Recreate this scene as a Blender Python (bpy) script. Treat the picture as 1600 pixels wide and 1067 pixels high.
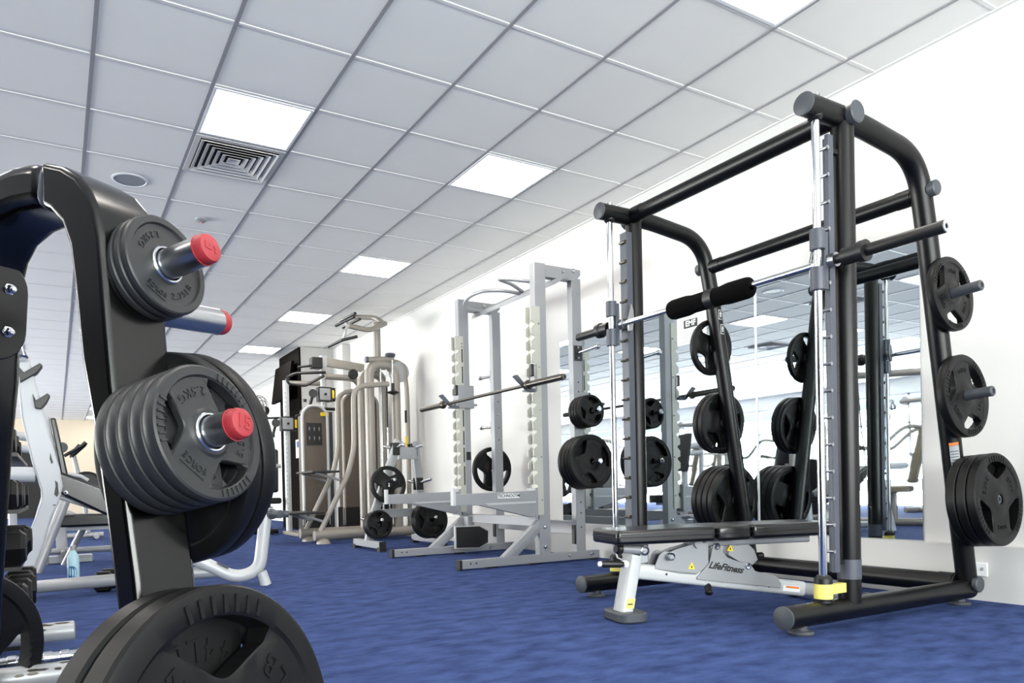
import bpy, math, random
from mathutils import Vector as V, Matrix
R = math.radians
PI = math.pi
scene = bpy.context.scene
for o in list(bpy.data.objects):
    bpy.data.objects.remove(o)
COL = scene.collection
random.seed(7)

# ------------------------------------------------------------------ camera
CAMH = 0.64
cd = bpy.data.cameras.new('camera')
cam = bpy.data.objects.new('camera', cd)
COL.objects.link(cam)
YAW, PIT, ROLL = 0.5222, -0.0108, -0.0224
yv = V((math.sin(YAW), math.cos(YAW), 0)); xv = V((math.cos(YAW), -math.sin(YAW), 0)); zv = V((0, 0, 1))
fwd = yv * math.cos(PIT) + zv * math.sin(PIT)
up0 = -yv * math.sin(PIT) + zv * math.cos(PIT)
rt = xv * math.cos(ROLL) + up0 * math.sin(ROLL)
up = -xv * math.sin(ROLL) + up0 * math.cos(ROLL)
m = Matrix((rt, up, -fwd)).transposed().to_4x4()
m.translation = (0, 0, CAMH)
cam.matrix_world = m
cd.sensor_width = 36
cd.lens = 1135.8 / 1600 * 36
cd.shift_x = (800 - 740.4) / 1600
cd.shift_y = (772.8 - 533.5) / 1600
cd.clip_start = 0.02
cd.clip_end = 200
scene.camera = cam

# ------------------------------------------------------------------ world, view
w = bpy.data.worlds.new('sky'); scene.world = w; w.use_nodes = True
nt = w.node_tree; nt.nodes.clear()
wo = nt.nodes.new('ShaderNodeOutputWorld'); bg = nt.nodes.new('ShaderNodeBackground')
bg.inputs[0].default_value = (0.80, 0.90, 1.0, 1); bg.inputs[1].default_value = 2.0
nt.links.new(bg.outputs[0], wo.inputs[0])
scene.view_settings.view_transform = 'Standard'
scene.view_settings.look = 'None'
scene.view_settings.gamma = 1
scene.view_settings.use_curve_mapping = False
scene.view_settings.exposure = 0.0
try:
    scene.cycles.max_bounces = 10; scene.cycles.diffuse_bounces = 5; scene.cycles.glossy_bounces = 6
    scene.cycles.sample_clamp_indirect = 6
except Exception:
    pass

# room extents
WX = 4.1755; LX = -9.0; YB = -3.2; YF = 25.7; HC = 2.98; PX = 4.092

def area(name, loc, rot, sx, sy, power, col):
    l = bpy.data.lights.new(name, 'AREA'); l.shape = 'RECTANGLE'; l.size = sx; l.size_y = sy
    l.energy = power; l.color = col
    o = bpy.data.objects.new(name, l); COL.objects.link(o); o.location = loc; o.rotation_euler = rot
    return o
# daylight entering through the window wall on the far side of the room, and the window behind the photographer
area('daylight_left', (LX - 0.6, 16.3, 1.2), (0, -R(124), 0), 3.0, 15.0, 8000, (1.0, 0.975, 0.93))
area('daylight_back', (0.6, YB - 0.6, 1.2), (R(118), 0, 0), 6.6, 2.4, 1400, (1.0, 0.975, 0.93))

# ------------------------------------------------------------------ materials
def lin(c):
    return tuple(((x / 255) / 12.92 if x / 255 <= 0.04045 else ((x / 255 + 0.055) / 1.055) ** 2.4) for x in c)
MATS = {}
def mat(name, rgb, rough=0.5, metal=0.0, spec=0.5, coat=0.0, bump=None, var=None, emit=None):
    m = bpy.data.materials.new(name); m.use_nodes = True
    n = m.node_tree.nodes; l = m.node_tree.links
    b = n['Principled BSDF']; c = lin(rgb)
    b.inputs['Base Color'].default_value = (*c, 1)
    b.inputs['Roughness'].default_value = rough
    b.inputs['Metallic'].default_value = metal
    b.inputs['Specular IOR Level'].default_value = spec
    b.inputs['Coat Weight'].default_value = coat
    b.inputs['Coat Roughness'].default_value = 0.12
    tc = n.new('ShaderNodeTexCoord')
    if var:
        sc, amt = var
        t = n.new('ShaderNodeTexNoise'); t.inputs['Scale'].default_value = sc; t.inputs['Detail'].default_value = 5
        l.new(tc.outputs['Object'], t.inputs['Vector'])
        mx = n.new('ShaderNodeMix'); mx.data_type = 'RGBA'
        mx.inputs[6].default_value = (*[x * (1 - amt) for x in c], 1)
        mx.inputs[7].default_value = (*[min(1, x * (1 + amt)) for x in c], 1)
        l.new(t.outputs['Fac'], mx.inputs[0]); l.new(mx.outputs[2], b.inputs['Base Color'])
    if bump:
        sc, st, dist = bump
        t2 = n.new('ShaderNodeTexNoise'); t2.inputs['Scale'].default_value = sc; t2.inputs['Detail'].default_value = 3
        l.new(tc.outputs['Object'], t2.inputs['Vector'])
        bp = n.new('ShaderNodeBump'); bp.inputs['Strength'].default_value = st; bp.inputs['Distance'].default_value = dist
        l.new(t2.outputs['Fac'], bp.inputs['Height']); l.new(bp.outputs[0], b.inputs['Normal'])
    if emit:
        b.inputs['Emission Color'].default_value = (*emit[:3], 1); b.inputs['Emission Strength'].default_value = emit[3]
    MATS[name] = m
    return m
mat('black_gloss', (2, 2, 2), 0.22, 0, 0.42, 0.1, bump=(900, 0.08, 0.0005))
mat('black_tube', (5, 5, 6), 0.36, 0.0, 0.32, bump=(1200, 0.05, 0.0004))
mat('grey_collar', (72, 76, 86), 0.4, 0.1)
mat('endcap_grey', (62, 66, 72), 0.5)
mat('rubber', (8, 8, 9), 0.46, 0, 0.26, bump=(700, 0.12, 0.0004))
mat('rubber_worn', (34, 35, 37), 0.44, 0, 0.35, bump=(600, 0.15, 0.0004), var=(14, 0.15))
mat('plastic_black', (10, 10, 11), 0.45)
mat('foam', (2, 2, 2), 0.9, 0, 0.1, bump=(400, 0.3, 0.001))
mat('vinyl', (9, 9, 11), 0.3, 0, 0.5, 0.15, bump=(250, 0.12, 0.0006))
mat('vinyl_tan', (120, 108, 88), 0.45)
mat('chrome', (215, 217, 220), 0.13, 1.0)
mat('steel', (170, 172, 176), 0.3, 1.0, bump=(300, 0.05, 0.0003))
mat('dark_steel', (88, 84, 78), 0.3, 1.0)
mat('silver', (158, 160, 163), 0.36, 0.25, 0.5, bump=(800, 0.04, 0.0003))
mat('silver_blue', (146, 148, 152), 0.4, 0.2)
mat('silver_light', (184, 186, 188), 0.4, 0.1)
mat('silver_warm', (142, 137, 130), 0.38, 0.2)
mat('cream_strip', (180, 180, 172), 0.45, 0.1, var=(30, 0.06))
mat('white_paint', (172, 175, 180), 0.4, 0, 0.5)
mat('beige_panel', (96, 86, 76), 0.5)
mat('red_cap', (134, 32, 40), 0.5, bump=(300, 0.25, 0.001), var=(60, 0.2))
mat('yellow', (228, 214, 110), 0.5)
mat('yellow_warn', (240, 205, 20), 0.5)
mat('orange', (220, 120, 40), 0.6)
mat('label_white', (228, 230, 232), 0.5)
mat('label_grey', (150, 152, 155), 0.5)
mat('ink', (14, 14, 16), 0.5)
mat('blue_ink', (30, 60, 140), 0.5)
mat('bottle_blue', (176, 214, 226), 0.35, 0.0, 0.5)
mat('bottle_dark', (30, 96, 150), 0.35)
mat('wall_white', (208, 207, 205), 0.75, bump=(60, 0.03, 0.001))
mat('wall_cream', (190, 178, 160), 0.8, bump=(60, 0.03, 0.001))
mat('grid_shaded', (150, 149, 152), 0.5)  # lengthwise runners: groove shadow painted in as a darker grey
mat('grid_light', (226, 224, 222), 0.5)
mat('grille', (205, 204, 202), 0.5)
mat('dark_void', (16, 16, 16), 0.8)
mat('light_panel', (255, 250, 240), 0.5, emit=(1.0, 0.93, 0.85, 22.0))
mat('led_red', (200, 20, 20), 0.5, emit=(1.0, 0.05, 0.05, 2.0))
mat('screen', (12, 10, 9), 0.8, 0, 0.03)
mat('added_dark', (46, 46, 50), 0.6, 0, 0.2)  # for the added dark wall panels out of view
mat('mullion', (190, 194, 200), 0.4)
def special():
    # ceiling tile: very light mottling, slight sag stains
    m = mat('ceiling_tile', (236, 235, 231), 0.85, bump=(180, 0.10, 0.001), var=(2.3, 0.035))
    # mirror
    m = mat('mirror', (206, 215, 219), 0.015, 1.0)
    # carpet
    m = bpy.data.materials.new('carpet'); m.use_nodes = True; MATS['carpet'] = m
    n = m.node_tree.nodes; l = m.node_tree.links; b = n['Principled BSDF']
    b.inputs['Roughness'].default_value = 0.95; b.inputs['Specular IOR Level'].default_value = 0.05
    b.inputs['Sheen Weight'].default_value = 0.0
    tc = n.new('ShaderNodeTexCoord')
    def noise(scale, vec, detail=4):
        t = n.new('ShaderNodeTexNoise'); t.inputs['Scale'].default_value = scale; t.inputs['Detail'].default_value = detail
        l.new(vec, t.inputs['Vector']); return t.outputs['Fac']
    mp = n.new('ShaderNodeMapping'); mp.inputs['Scale'].default_value = (1.0, 1.8, 1.0)
    l.new(tc.outputs['Object'], mp.inputs['Vector'])
    a = noise(7, mp.outputs[0], 6); f = noise(330, tc.outputs['Object'], 2)
    br = n.new('ShaderNodeTexBrick'); br.inputs['Scale'].default_value = 26; br.offset = 0.5
    br.inputs['Mortar Size'].default_value = 0.03; br.inputs['Mortar Smooth'].default_value = 0.6
    br.inputs['Brick Width'].default_value = 0.9; br.inputs['Row Height'].default_value = 0.42
    br.inputs['Color1'].default_value = (1, 1, 1, 1); br.inputs['Color2'].default_value = (0.8, 0.8, 0.8, 1); br.inputs['Mortar'].default_value = (0.45, 0.45, 0.45, 1)
    l.new(tc.outputs['Object'], br.inputs['Vector'])
    cr = n.new('ShaderNodeValToRGB'); l.new(a, cr.inputs[0])
    cr.color_ramp.elements[0].position = 0.28; cr.color_ramp.elements[0].color = (*lin((46, 60, 100)), 1)
    cr.color_ramp.elements[1].position = 0.75; cr.color_ramp.elements[1].color = (*lin((74, 92, 142)), 1)
    m1 = n.new('ShaderNodeMix'); m1.data_type = 'RGBA'; m1.blend_type = 'MULTIPLY'; m1.inputs[0].default_value = 0.32
    l.new(cr.outputs[0], m1.inputs[6]); l.new(br.outputs[0], m1.inputs[7])
    cr2 = n.new('ShaderNodeValToRGB'); l.new(f, cr2.inputs[0])
    cr2.color_ramp.elements[0].position = 0.3; cr2.color_ramp.elements[0].color = (0.55, 0.55, 0.55, 1)
    cr2.color_ramp.elements[1].position = 0.7
    m2 = n.new('ShaderNodeMix'); m2.data_type = 'RGBA'; m2.blend_type = 'MULTIPLY'; m2.inputs[0].default_value = 0.6
    l.new(m1.outputs[2], m2.inputs[6]); l.new(cr2.outputs[0], m2.inputs[7]); l.new(m2.outputs[2], b.inputs['Base Color'])
    bp = n.new('ShaderNodeBump'); bp.inputs['Strength'].default_value = 0.5; bp.inputs['Distance'].default_value = 0.004
    l.new(f, bp.inputs['Height']); l.new(bp.outputs[0], b.inputs['Normal'])
    # window glass
    m = bpy.data.materials.new('glass'); m.use_nodes = True; MATS['glass'] = m
    n = m.node_tree.nodes; l = m.node_tree.links; n.clear()
    o = n.new('ShaderNodeOutputMaterial'); g = n.new('ShaderNodeBsdfGlossy'); g.inputs['Roughness'].default_value = 0.02
    t = n.new('ShaderNodeBsdfTransparent'); t.inputs[0].default_value = (0.94, 0.97, 0.97, 1)
    mx = n.new('ShaderNodeMixShader'); mx.inputs[0].default_value = 0.08
    l.new(t.outputs[0], mx.inputs[1]); l.new(g.outputs[0], mx.inputs[2]); l.new(mx.outputs[0], o.inputs[0])
special()

# ------------------------------------------------------------------ mesh builder
def perp(d):
    d = d.normalized()
    a = V((0, 0, 1)) if abs(d.z) < 0.9 else V((1, 0, 0))
    u = a.cross(d).normalized(); return u, d.cross(u)
class M:
    def __init__(s): s.v = []; s.f = []
    def add(s, vs, fs):
        b = len(s.v); s.v += [V(x) for x in vs]; s.f += [tuple(i + b for i in f) for f in fs]; return s
    def box(s, c, size, rot=None):
        c = V(c); x, y, z = [k / 2 for k in size]
        vs = [V((a * x, b * y, d * z)) for a in (-1, 1) for b in (-1, 1) for d in (-1, 1)]
        if rot is not None: vs = [rot @ p for p in vs]
        return s.add([p + c for p in vs], [(0, 1, 3, 2), (4, 6, 7, 5), (0, 4, 5, 1), (2, 3, 7, 6), (0, 2, 6, 4), (1, 5, 7, 3)])
    def bb(s, x0, x1, y0, y1, z0, z1):
        return s.box(((x0 + x1) / 2, (y0 + y1) / 2, (z0 + z1) / 2), (abs(x1 - x0), abs(y1 - y0), abs(z1 - z0)))
    def lathe(s, p, ax, prof, n=24):
        # prof: list of (distance along axis, radius); ends with radius 0 are closed
        p = V(p); ax = V(ax).normalized(); u, w_ = perp(ax); rings = []; b = len(s.v)
        for d, r in prof:
            if r < 1e-6:
                s.v.append(p + ax * d); rings.append([len(s.v) - 1])
            else:
                i0 = len(s.v)
                for k in range(n):
                    a = 2 * PI * k / n
                    s.v.append(p + ax * d + (u * math.cos(a) + w_ * math.sin(a)) * r)
                rings.append(list(range(i0, i0 + n)))
        for A, B in zip(rings, rings[1:]):
            if len(A) == 1 and len(B) == 1: continue
            for k in range(n):
                k2 = (k + 1) % n
                if len(A) == 1: s.f.append((A[0], B[k2], B[k]))
                elif len(B) == 1: s.f.append((A[k], A[k2], B[0]))
                else: s.f.append((A[k], A[k2], B[k2], B[k]))
        return s
    def cyl(s, p0, p1, r, r1=None, n=20):
        p0 = V(p0); p1 = V(p1); L = (p1 - p0).length; r1 = r if r1 is None else r1
        return s.lathe(p0, p1 - p0, [(0, 0), (0, r), (L, r1), (L, 0)], n)
    def sweep(s, pts, prof, up=(0, 0, 1), closed=False):
        # prof: polygon [(a,b)] ; a along side axis, b along 'up' made square to the path
        pts = [V(p) for p in pts]; up = V(up); n = len(prof); N = len(pts); rings = []
        for i, p in enumerate(pts):
            if closed: t1 = (p - pts[i - 1]).normalized(); t2 = (pts[(i + 1) % N] - p).normalized()
            else:
                t1 = (p - pts[i - 1]).normalized() if i > 0 else (pts[1] - p).normalized()
                t2 = (pts[i + 1] - p).normalized() if i < N - 1 else t1
            t = (t1 + t2).normalized()
            side = t.cross(up)
            if side.length < 1e-5: side = t.cross(V((1, 0, 0)))
            side.normalize(); u2 = side.cross(t).normalized()
            k = 1 / max(0.35, t.dot(t2))
            bend = (t2 - t1)
            i0 = len(s.v)
            for a, b in prof:
                off = side * a + u2 * b
                if bend.length > 1e-4:
                    bn = bend.normalized(); off = off + bn * (off.dot(bn)) * (k - 1)
                s.v.append(p + off)
            rings.append(list(range(i0, i0 + n)))
        prs = list(zip(rings, rings[1:])) + ([(rings[-1], rings[0])] if closed else [])
        for A, B in prs:
            for k in range(n):
                k2 = (k + 1) % n
                s.f.append((A[k], A[k2], B[k2], B[k]))
        if not closed:
            s.f.append(tuple(reversed(rings[0]))); s.f.append(tuple(rings[-1]))
        return s
    def tube(s, pts, r, n=16, fil=0, closed=False, k=6):
        if fil: pts = fillet(pts, fil, k)
        pts = [V(p) for p in pts]
        # parallel transport
        N = len(pts); t = (pts[1] - pts[0]).normalized(); u, _ = perp(t); rings = []
        for i, p in enumerate(pts):
            if closed: tt = (pts[(i + 1) % N] - pts[i - 1]).normalized()
            elif i == 0: tt = (pts[1] - p).normalized()
            elif i == N - 1: tt = (p - pts[i - 1]).normalized()
            else: tt = ((p - pts[i - 1]).normalized() + (pts[i + 1] - p).normalized()).normalized()
            u = (u - tt * u.dot(tt)).normalized(); w_ = tt.cross(u)
            i0 = len(s.v)
            for k_ in range(n):
                a = 2 * PI * k_ / n
                s.v.append(p + (u * math.cos(a) + w_ * math.sin(a)) * r)
            rings.append(list(range(i0, i0 + n)))
        prs = list(zip(rings, rings[1:])) + ([(rings[-1], rings[0])] if closed else [])
        for A, B in prs:
            for q in range(n):
                q2 = (q + 1) % n
                s.f.append((A[q], A[q2], B[q2], B[q]))
        if not closed:
            s.f.append(tuple(reversed(rings[0]))); s.f.append(tuple(rings[-1]))
        return s
    def prism(s, poly, o, U, W, depth):
        # polygon in plane (U, W) through o, extruded by depth along U x W (centred)
        o = V(o); U = V(U).normalized(); W = V(W).normalized(); nn = U.cross(W).normalized(); n = len(poly)
        A = [o + U * a + W * b + nn * (depth / 2) for a, b in poly]; B = [o + U * a + W * b - nn * (depth / 2) for a, b in poly]
        fs = [tuple(range(n)), tuple(reversed(range(n, 2 * n)))] + [(k, k + n, (k + 1) % n + n, (k + 1) % n) for k in range(n)]
        return s.add(A + B, fs)
    def merge(s, o, mtx=None):
        return s.add([(mtx @ p if mtx else p) for p in o.v], o.f)
    def mesh(s, name, off=None, ang=35):
        me = bpy.data.meshes.new(name)
        vs = [(p - off) if off is not None else p for p in s.v]
        me.from_pydata([tuple(p) for p in vs], [], s.f); me.validate(); me.update()
        import bmesh
        b = bmesh.new(); b.from_mesh(me); bmesh.ops.recalc_face_normals(b, faces=b.faces); b.to_mesh(me); b.free()
        me.shade_smooth(); me.set_sharp_from_angle(angle=R(ang))
        return me
def fillet(pts, r, k=6):
    pts = [V(p) for p in pts]; out = [pts[0]]
    for i in range(1, len(pts) - 1):
        a, b, c = pts[i - 1], pts[i], pts[i + 1]
        d1 = (a - b); d2 = (c - b); l1, l2 = d1.length, d2.length; d1.normalize(); d2.normalize()
        rr = r[i - 1] if isinstance(r, (list, tuple)) else r
        q = min(rr, l1 * 0.49, l2 * 0.49)
        p0 = b + d1 * q; p2 = b + d2 * q
        for j in range(k + 1):
            t = j / k; out.append(p0 * (1 - t) ** 2 + b * 2 * t * (1 - t) + p2 * t * t)
    out.append(pts[-1]); return out
def rrect(w_, h, r, k=3):
    out = []
    for cx, cy, a0 in ((w_ / 2 - r, h / 2 - r, 0), (-w_ / 2 + r, h / 2 - r, 90), (-w_ / 2 + r, -h / 2 + r, 180), (w_ / 2 - r, -h / 2 + r, 270)):
        for j in range(k + 1):
            a = R(a0 + 90 * j / k); out.append((cx + r * math.cos(a), cy + r * math.sin(a)))
    return out
def circ(r, n=16, cx=0, cy=0):
    return [(cx + r * math.cos(2 * PI * k / n), cy + r * math.sin(2 * PI * k / n)) for k in range(n)]

ORG = {}
def root_of(o):
    while o.parent: o = o.parent
    return o
def tag(o, label=None, cat=None, group=None, kind=None):
    if label: o['label'] = label
    if cat: o['category'] = cat
    if group: o['group'] = group
    if kind: o['kind'] = kind
    return o
def obj(name, m_, matname, parent=None, bevel=0, ang=35, label=None, seg=2):
    if name in SPLIT and isinstance(m_, M):
        isl = islands(m_)
        if len(isl) > 1: return [_obj(name, q, matname, parent, bevel, ang, label, seg) for q in isl][0]
    return _obj(name, m_, matname, parent, bevel, ang, label, seg)
def _obj(name, m_, matname, parent=None, bevel=0, ang=35, label=None, seg=2):
    off = ORG.get(root_of(parent).name) if parent else None
    me = m_.mesh(name, off, ang) if isinstance(m_, M) else m_
    o = bpy.data.objects.new(name, me); COL.objects.link(o)
    if not me.materials: me.materials.append(MATS[matname])
    if parent: o.parent = parent
    if bevel:
        b = o.modifiers.new('bevel', 'BEVEL'); b.width = bevel; b.segments = seg; b.limit_method = 'ANGLE'; b.angle_limit = R(40)
        b.harden_normals = False
    if label: o['label'] = label
    return o
SPLIT = {'end_cap', 'crossbar_sleeve', 'pivot_tube', 'step_strut', 'leg', 'rubber_end', 'pivot_bolt', 'carrier_bolt', 'bolt', 'rubber_foot', 'handle_frame', 'curved_handle',
         'hand_grip', 'guide_rod', 'carriage_band', 'hanging_bar', 'seat_carrier', 'toothed_strip', 'top_arch', 'handle_end', 'side_arm', 'handlebar', 'bar_hook', 'carriage', 'exercise_decal', 'arm', 'pad_bolt', 'pulley_housing', 'paint_chip', 'side_frame', 'stop_bracket'}
def islands(m_):
    par = list(range(len(m_.v)))
    def find(i):
        while par[i] != i: par[i] = par[par[i]]; i = par[i]
        return i
    for f in m_.f:
        a = find(f[0])
        for i in f[1:]: par[find(i)] = a
    out = {}
    for f in m_.f: out.setdefault(find(f[0]), []).append(f)
    res = []
    for fs in out.values():
        idx = sorted({i for f in fs for i in f}); mp = {i: k for k, i in enumerate(idx)}
        q = M(); q.v = [m_.v[i] for i in idx]; q.f = [tuple(mp[i] for i in f) for f in fs]; res.append(q)
    return res
def thing(name, label, cat, loc, group=None, rotz=None):
    o = bpy.data.objects.new(name, None); COL.objects.link(o); o.location = loc; o.empty_display_size = 0.1
    if rotz is None: ORG[o.name] = V(loc)
    else: o.rotation_euler = (0, 0, rotz)
    return tag(o, label, cat, group)
def single(name, m_, matname, label, cat, loc=(0, 0, 0), group=None, bevel=0, ang=35):
    # thing of one mesh, world-space vertices, origin at loc
    me = m_.mesh(name, V(loc), ang); o = bpy.data.objects.new(name, me); COL.objects.link(o); o.location = loc
    me.materials.append(MATS[matname])
    if bevel:
        b = o.modifiers.new('bevel', 'BEVEL'); b.width = bevel; b.segments = 2; b.limit_method = 'ANGLE'; b.angle_limit = R(40)
    return tag(o, label, cat, group)
def struct(name, m_, matname, bevel=0):
    o = obj(name, m_, matname, None, bevel); o['kind'] = 'structure'; return o

# text as flat or raised mesh, in local XY (x right, y up), z out
TXT = {}
def text_m(s, size, depth=0.0, font_shear=0.0, bold=0.0):
    key = (s, size, depth, font_shear, bold)
    if key in TXT: return TXT[key]
    c = bpy.data.curves.new('lettering', 'FONT'); c.body = s; c.size = size; c.align_x = 'CENTER'; c.align_y = 'CENTER'
    c.extrude = depth; c.shear = font_shear; c.offset = bold; c.resolution_u = 3
    o = bpy.data.objects.new('lettering', c); COL.objects.link(o)
    dg = bpy.context.evaluated_depsgraph_get(); me = bpy.data.meshes.new_from_object(o.evaluated_get(dg))
    mm = M(); mm.add([v.co.copy() for v in me.vertices], [tuple(p.vertices) for p in me.polygons])
    bpy.data.objects.remove(o); bpy.data.curves.remove(c); bpy.data.meshes.remove(me)
    TXT[key] = mm; return mm
def frame(o, xd, yd):
    xd = V(xd).normalized(); yd = V(yd).normalized(); zd = xd.cross(yd).normalized(); yd = zd.cross(xd)
    mm = Matrix((xd, yd, zd)).transposed().to_4x4(); mm.translation = V(o); return mm

# ------------------------------------------------------------------ room shell
GX0, GY0, GS, GT = 0.2295, 2.4841, 0.61224, 0.6248       # ceiling grid
struct('floor', M().bb(LX, WX, YB, YF, -0.1, 0), 'carpet')
ceil = struct('ceiling', M().bb(LX, WX, YB, YF, HC + 0.006, HC + 0.2), 'ceiling_tile')
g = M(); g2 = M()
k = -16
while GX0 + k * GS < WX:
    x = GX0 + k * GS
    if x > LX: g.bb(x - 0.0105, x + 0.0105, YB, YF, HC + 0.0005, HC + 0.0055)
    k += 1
for k in range(-9, 38):
    y = GY0 + k * GT
    if YB + 0.1 < y < YF - 0.1: g2.bb(LX, WX, y - 0.0095, y + 0.0095, HC + 0.0015, HC + 0.0058)
g2.bb(WX - 0.02, WX, YB, YF, HC - 0.002, HC + 0.0059)
obj('main_runners', g, 'grid_shaded', ceil); obj('cross_runners', g2, 'grid_light', ceil)
wr = struct('wall_right', M().bb(WX, WX + 0.2, YB, YF, -0.1, HC + 0.2), 'wall_white')
obj('plinth', M().bb(PX, WX + 0.01, YB, 11.2, -0.05, 0.281), 'wall_white', wr)
struct('wall_back', M().bb(LX, WX, YF, YF + 0.2, -0.1, HC + 0.2), 'wall_cream')
wl = M()
wl.bb(LX - 0.2, LX, YB, YF, -0.1, 0.55); wl.bb(LX - 0.2, LX, YB, YF, 2.62, HC + 0.2)
wl.bb(LX - 0.2, LX, YB, 8.4, 0.55, 2.62)
for y in (12.2, 16.0, 19.8, 23.6): wl.bb(LX - 0.2, LX, y, y + 0.4 if y < 23 else YF, 0.55, 2.62)
wlo = struct('wall_left', wl, 'wall_white')
obj('added_dark_panel', M().bb(LX, LX + 0.02, YB + 0.02, 8.35, 0, HC - 0.01), 'added_dark', wlo)  # added out of view, darkens what the glossy black metal reflects
for i, y in enumerate((8.4, 12.6, 16.4, 20.2)):
    f = M(); y1 = y + (3.8 if y < 9 else 3.4)
    for yy in (y, y + 1.25, y + 2.5, y1 - 0.05): f.bb(LX - 0.12, LX - 0.04, yy, yy + 0.05, 0.55, 2.62)
    for zz in (0.55, 1.9, 2.57): f.bb(LX - 0.12, LX - 0.04, y, y1, zz, zz + 0.05)
    wn = struct('window_%d' % (i + 1), f, 'mullion')
    obj('window_glass', M().bb(LX - 0.085, LX - 0.079, y + 0.01, y1 - 0.01, 0.56, 2.61), 'glass', wn)
wf = M()
wf.bb(LX, WX, YB - 0.2, YB, -0.1, 0.6); wf.bb(LX, WX, YB - 0.2, YB, 2.6, HC + 0.2)
wf.bb(LX, -2.6, YB - 0.2, YB, 0.6, 2.6); wf.bb(3.8, WX, YB - 0.2, YB, 0.6, 2.6)
wfo = struct('wall_front', wf, 'wall_white')
obj('added_dark_panel', M().bb(LX + 0.02, -2.65, YB, YB + 0.02, 0, HC - 0.01), 'added_dark', wfo)  # second added panel, unseen, keeps reflections in the blacks dark
f = M()
for xx in (-2.6, -1.0, 0.6, 2.2, 3.75): f.bb(xx, xx + 0.05, YB - 0.12, YB - 0.04, 0.6, 2.6)
for zz in (0.6, 2.55): f.bb(-2.6, 3.8, YB - 0.12, YB - 0.04, zz, zz + 0.05)
wn = struct('window_5', f, 'mullion')
obj('window_glass', M().bb(-2.59, 3.79, YB - 0.085, YB - 0.079, 0.61, 2.59), 'glass', wn)
# dark doorway in the far wall, white pilaster and black-sided column by the right wall
struct('door_1', M().bb(-1.1, 0.02, YF - 0.06, YF + 0.01, 0, 2.12), 'dark_void')
struct('trim_1', M().bb(4.05, WX, 11.17, 11.63, 0, HC), 'wall_white')
co = struct('wall_column', M().bb(3.50, WX, 11.63, 12.8, 0, HC), 'wall_white')
obj('column_cladding', M().bb(3.475, 3.50, 11.615, 12.81, 0, HC - 0.01), 'screen', co)

# mirror panels on the right wall
my = [2.245, 3.337, 4.439, 5.551]
ml = ['frameless wall mirror panel behind the near half of the black smith machine',
      'frameless wall mirror panel behind the far half of the black smith machine',
      'frameless wall mirror panel behind the near frame of the grey rack']
for i in range(3):
    t = thing('wall_mirror', ml[i], 'mirror', (WX, my[i], 0.281), 'gym wall mirror panels')
    obj('mirror_glass', M().bb(WX - 0.008, WX - 0.001, my[i] + 0.009, my[i + 1] - (0.009 if i < 2 else 0), 0.283, 1.985), 'mirror', t)
    if i < 2: obj('joint_strip', M().bb(WX - 0.011, WX - 0.001, my[i + 1] - 0.008, my[i + 1] + 0.008, 0.283, 1.985), 'label_white', t)

# ceiling lights, set into the grid
def cell(cx, j): return GX0 + cx * GS, GY0 + j * GT
lights = {(4, -1): 'square ceiling light panel nearest the camera, cut by the top edge of the photo',
          (4, 3): 'square ceiling light panel above the grey rack, second in the right row',
          (4, 7): 'square ceiling light panel third in the right row, left of the rack top',
          (4, 11): 'square ceiling light panel fourth in the right row, left of the chin-up handles',
          (4, 15): 'square ceiling light panel farthest in the right row, by the black cladding',
          (1, 3): 'square ceiling light panel touching the large square air vent'}
spots = list(lights) + [(1, 11), (1, 19), (1, 27), (1, 31), (1, 35), (-2, 3), (-2, 7), (-2, 11), (-2, 15), (-5, 3), (-5, 7), (-5, 11),
                        (-8, 3), (-8, 7), (-8, 11), (-11, 5), (-11, 9), (-11, 13), (1, -2), (-2, -1), (-5, -1), (4, -5)]
ldef = None
for c in spots:
    x, y = cell(*c)
    lab = lights.get(c) or 'square ceiling light panel %s from the mirror wall, %s from the camera end' % (
        {4: 'first row', 1: 'second row', -2: 'third row', -5: 'fourth row', -8: 'fifth row', -11: 'sixth row'}[c[0]],
        ['first', 'second', 'third', 'fourth', 'fifth', 'sixth', 'seventh'][sorted(q[1] for q in spots if q[0] == c[0]).index(c[1])])
    if ldef is None:
        t = thing('ceiling_light', lab, 'light', (x, y, HC), 'square ceiling light panels', rotz=0)
        f = M(); W, D = GS, GT
        f.bb(0.012, W - 0.012, 0.012, 0.03, -0.004, 0.0055).bb(0.012, W - 0.012, D - 0.03, D - 0.012, -0.004, 0.0055)
        f.bb(0.012, 0.03, 0.03, D - 0.03, -0.004, 0.0055).bb(W - 0.03, W - 0.012, 0.03, D - 0.03, -0.004, 0.0055)
        obj('frame', f, 'label_white', t)
        obj('diffuser', M().bb(0.03, W - 0.03, 0.03, D - 0.03, -0.001, 0.0055), 'light_panel', t)
        ldef = t
    else:
        t = ldef.copy(); COL.objects.link(t); t.location = (x, y, HC)
        for ch in ldef.children:
            q = ch.copy(); q.parent = t; COL.objects.link(q)
        t['label'] = lab
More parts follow.
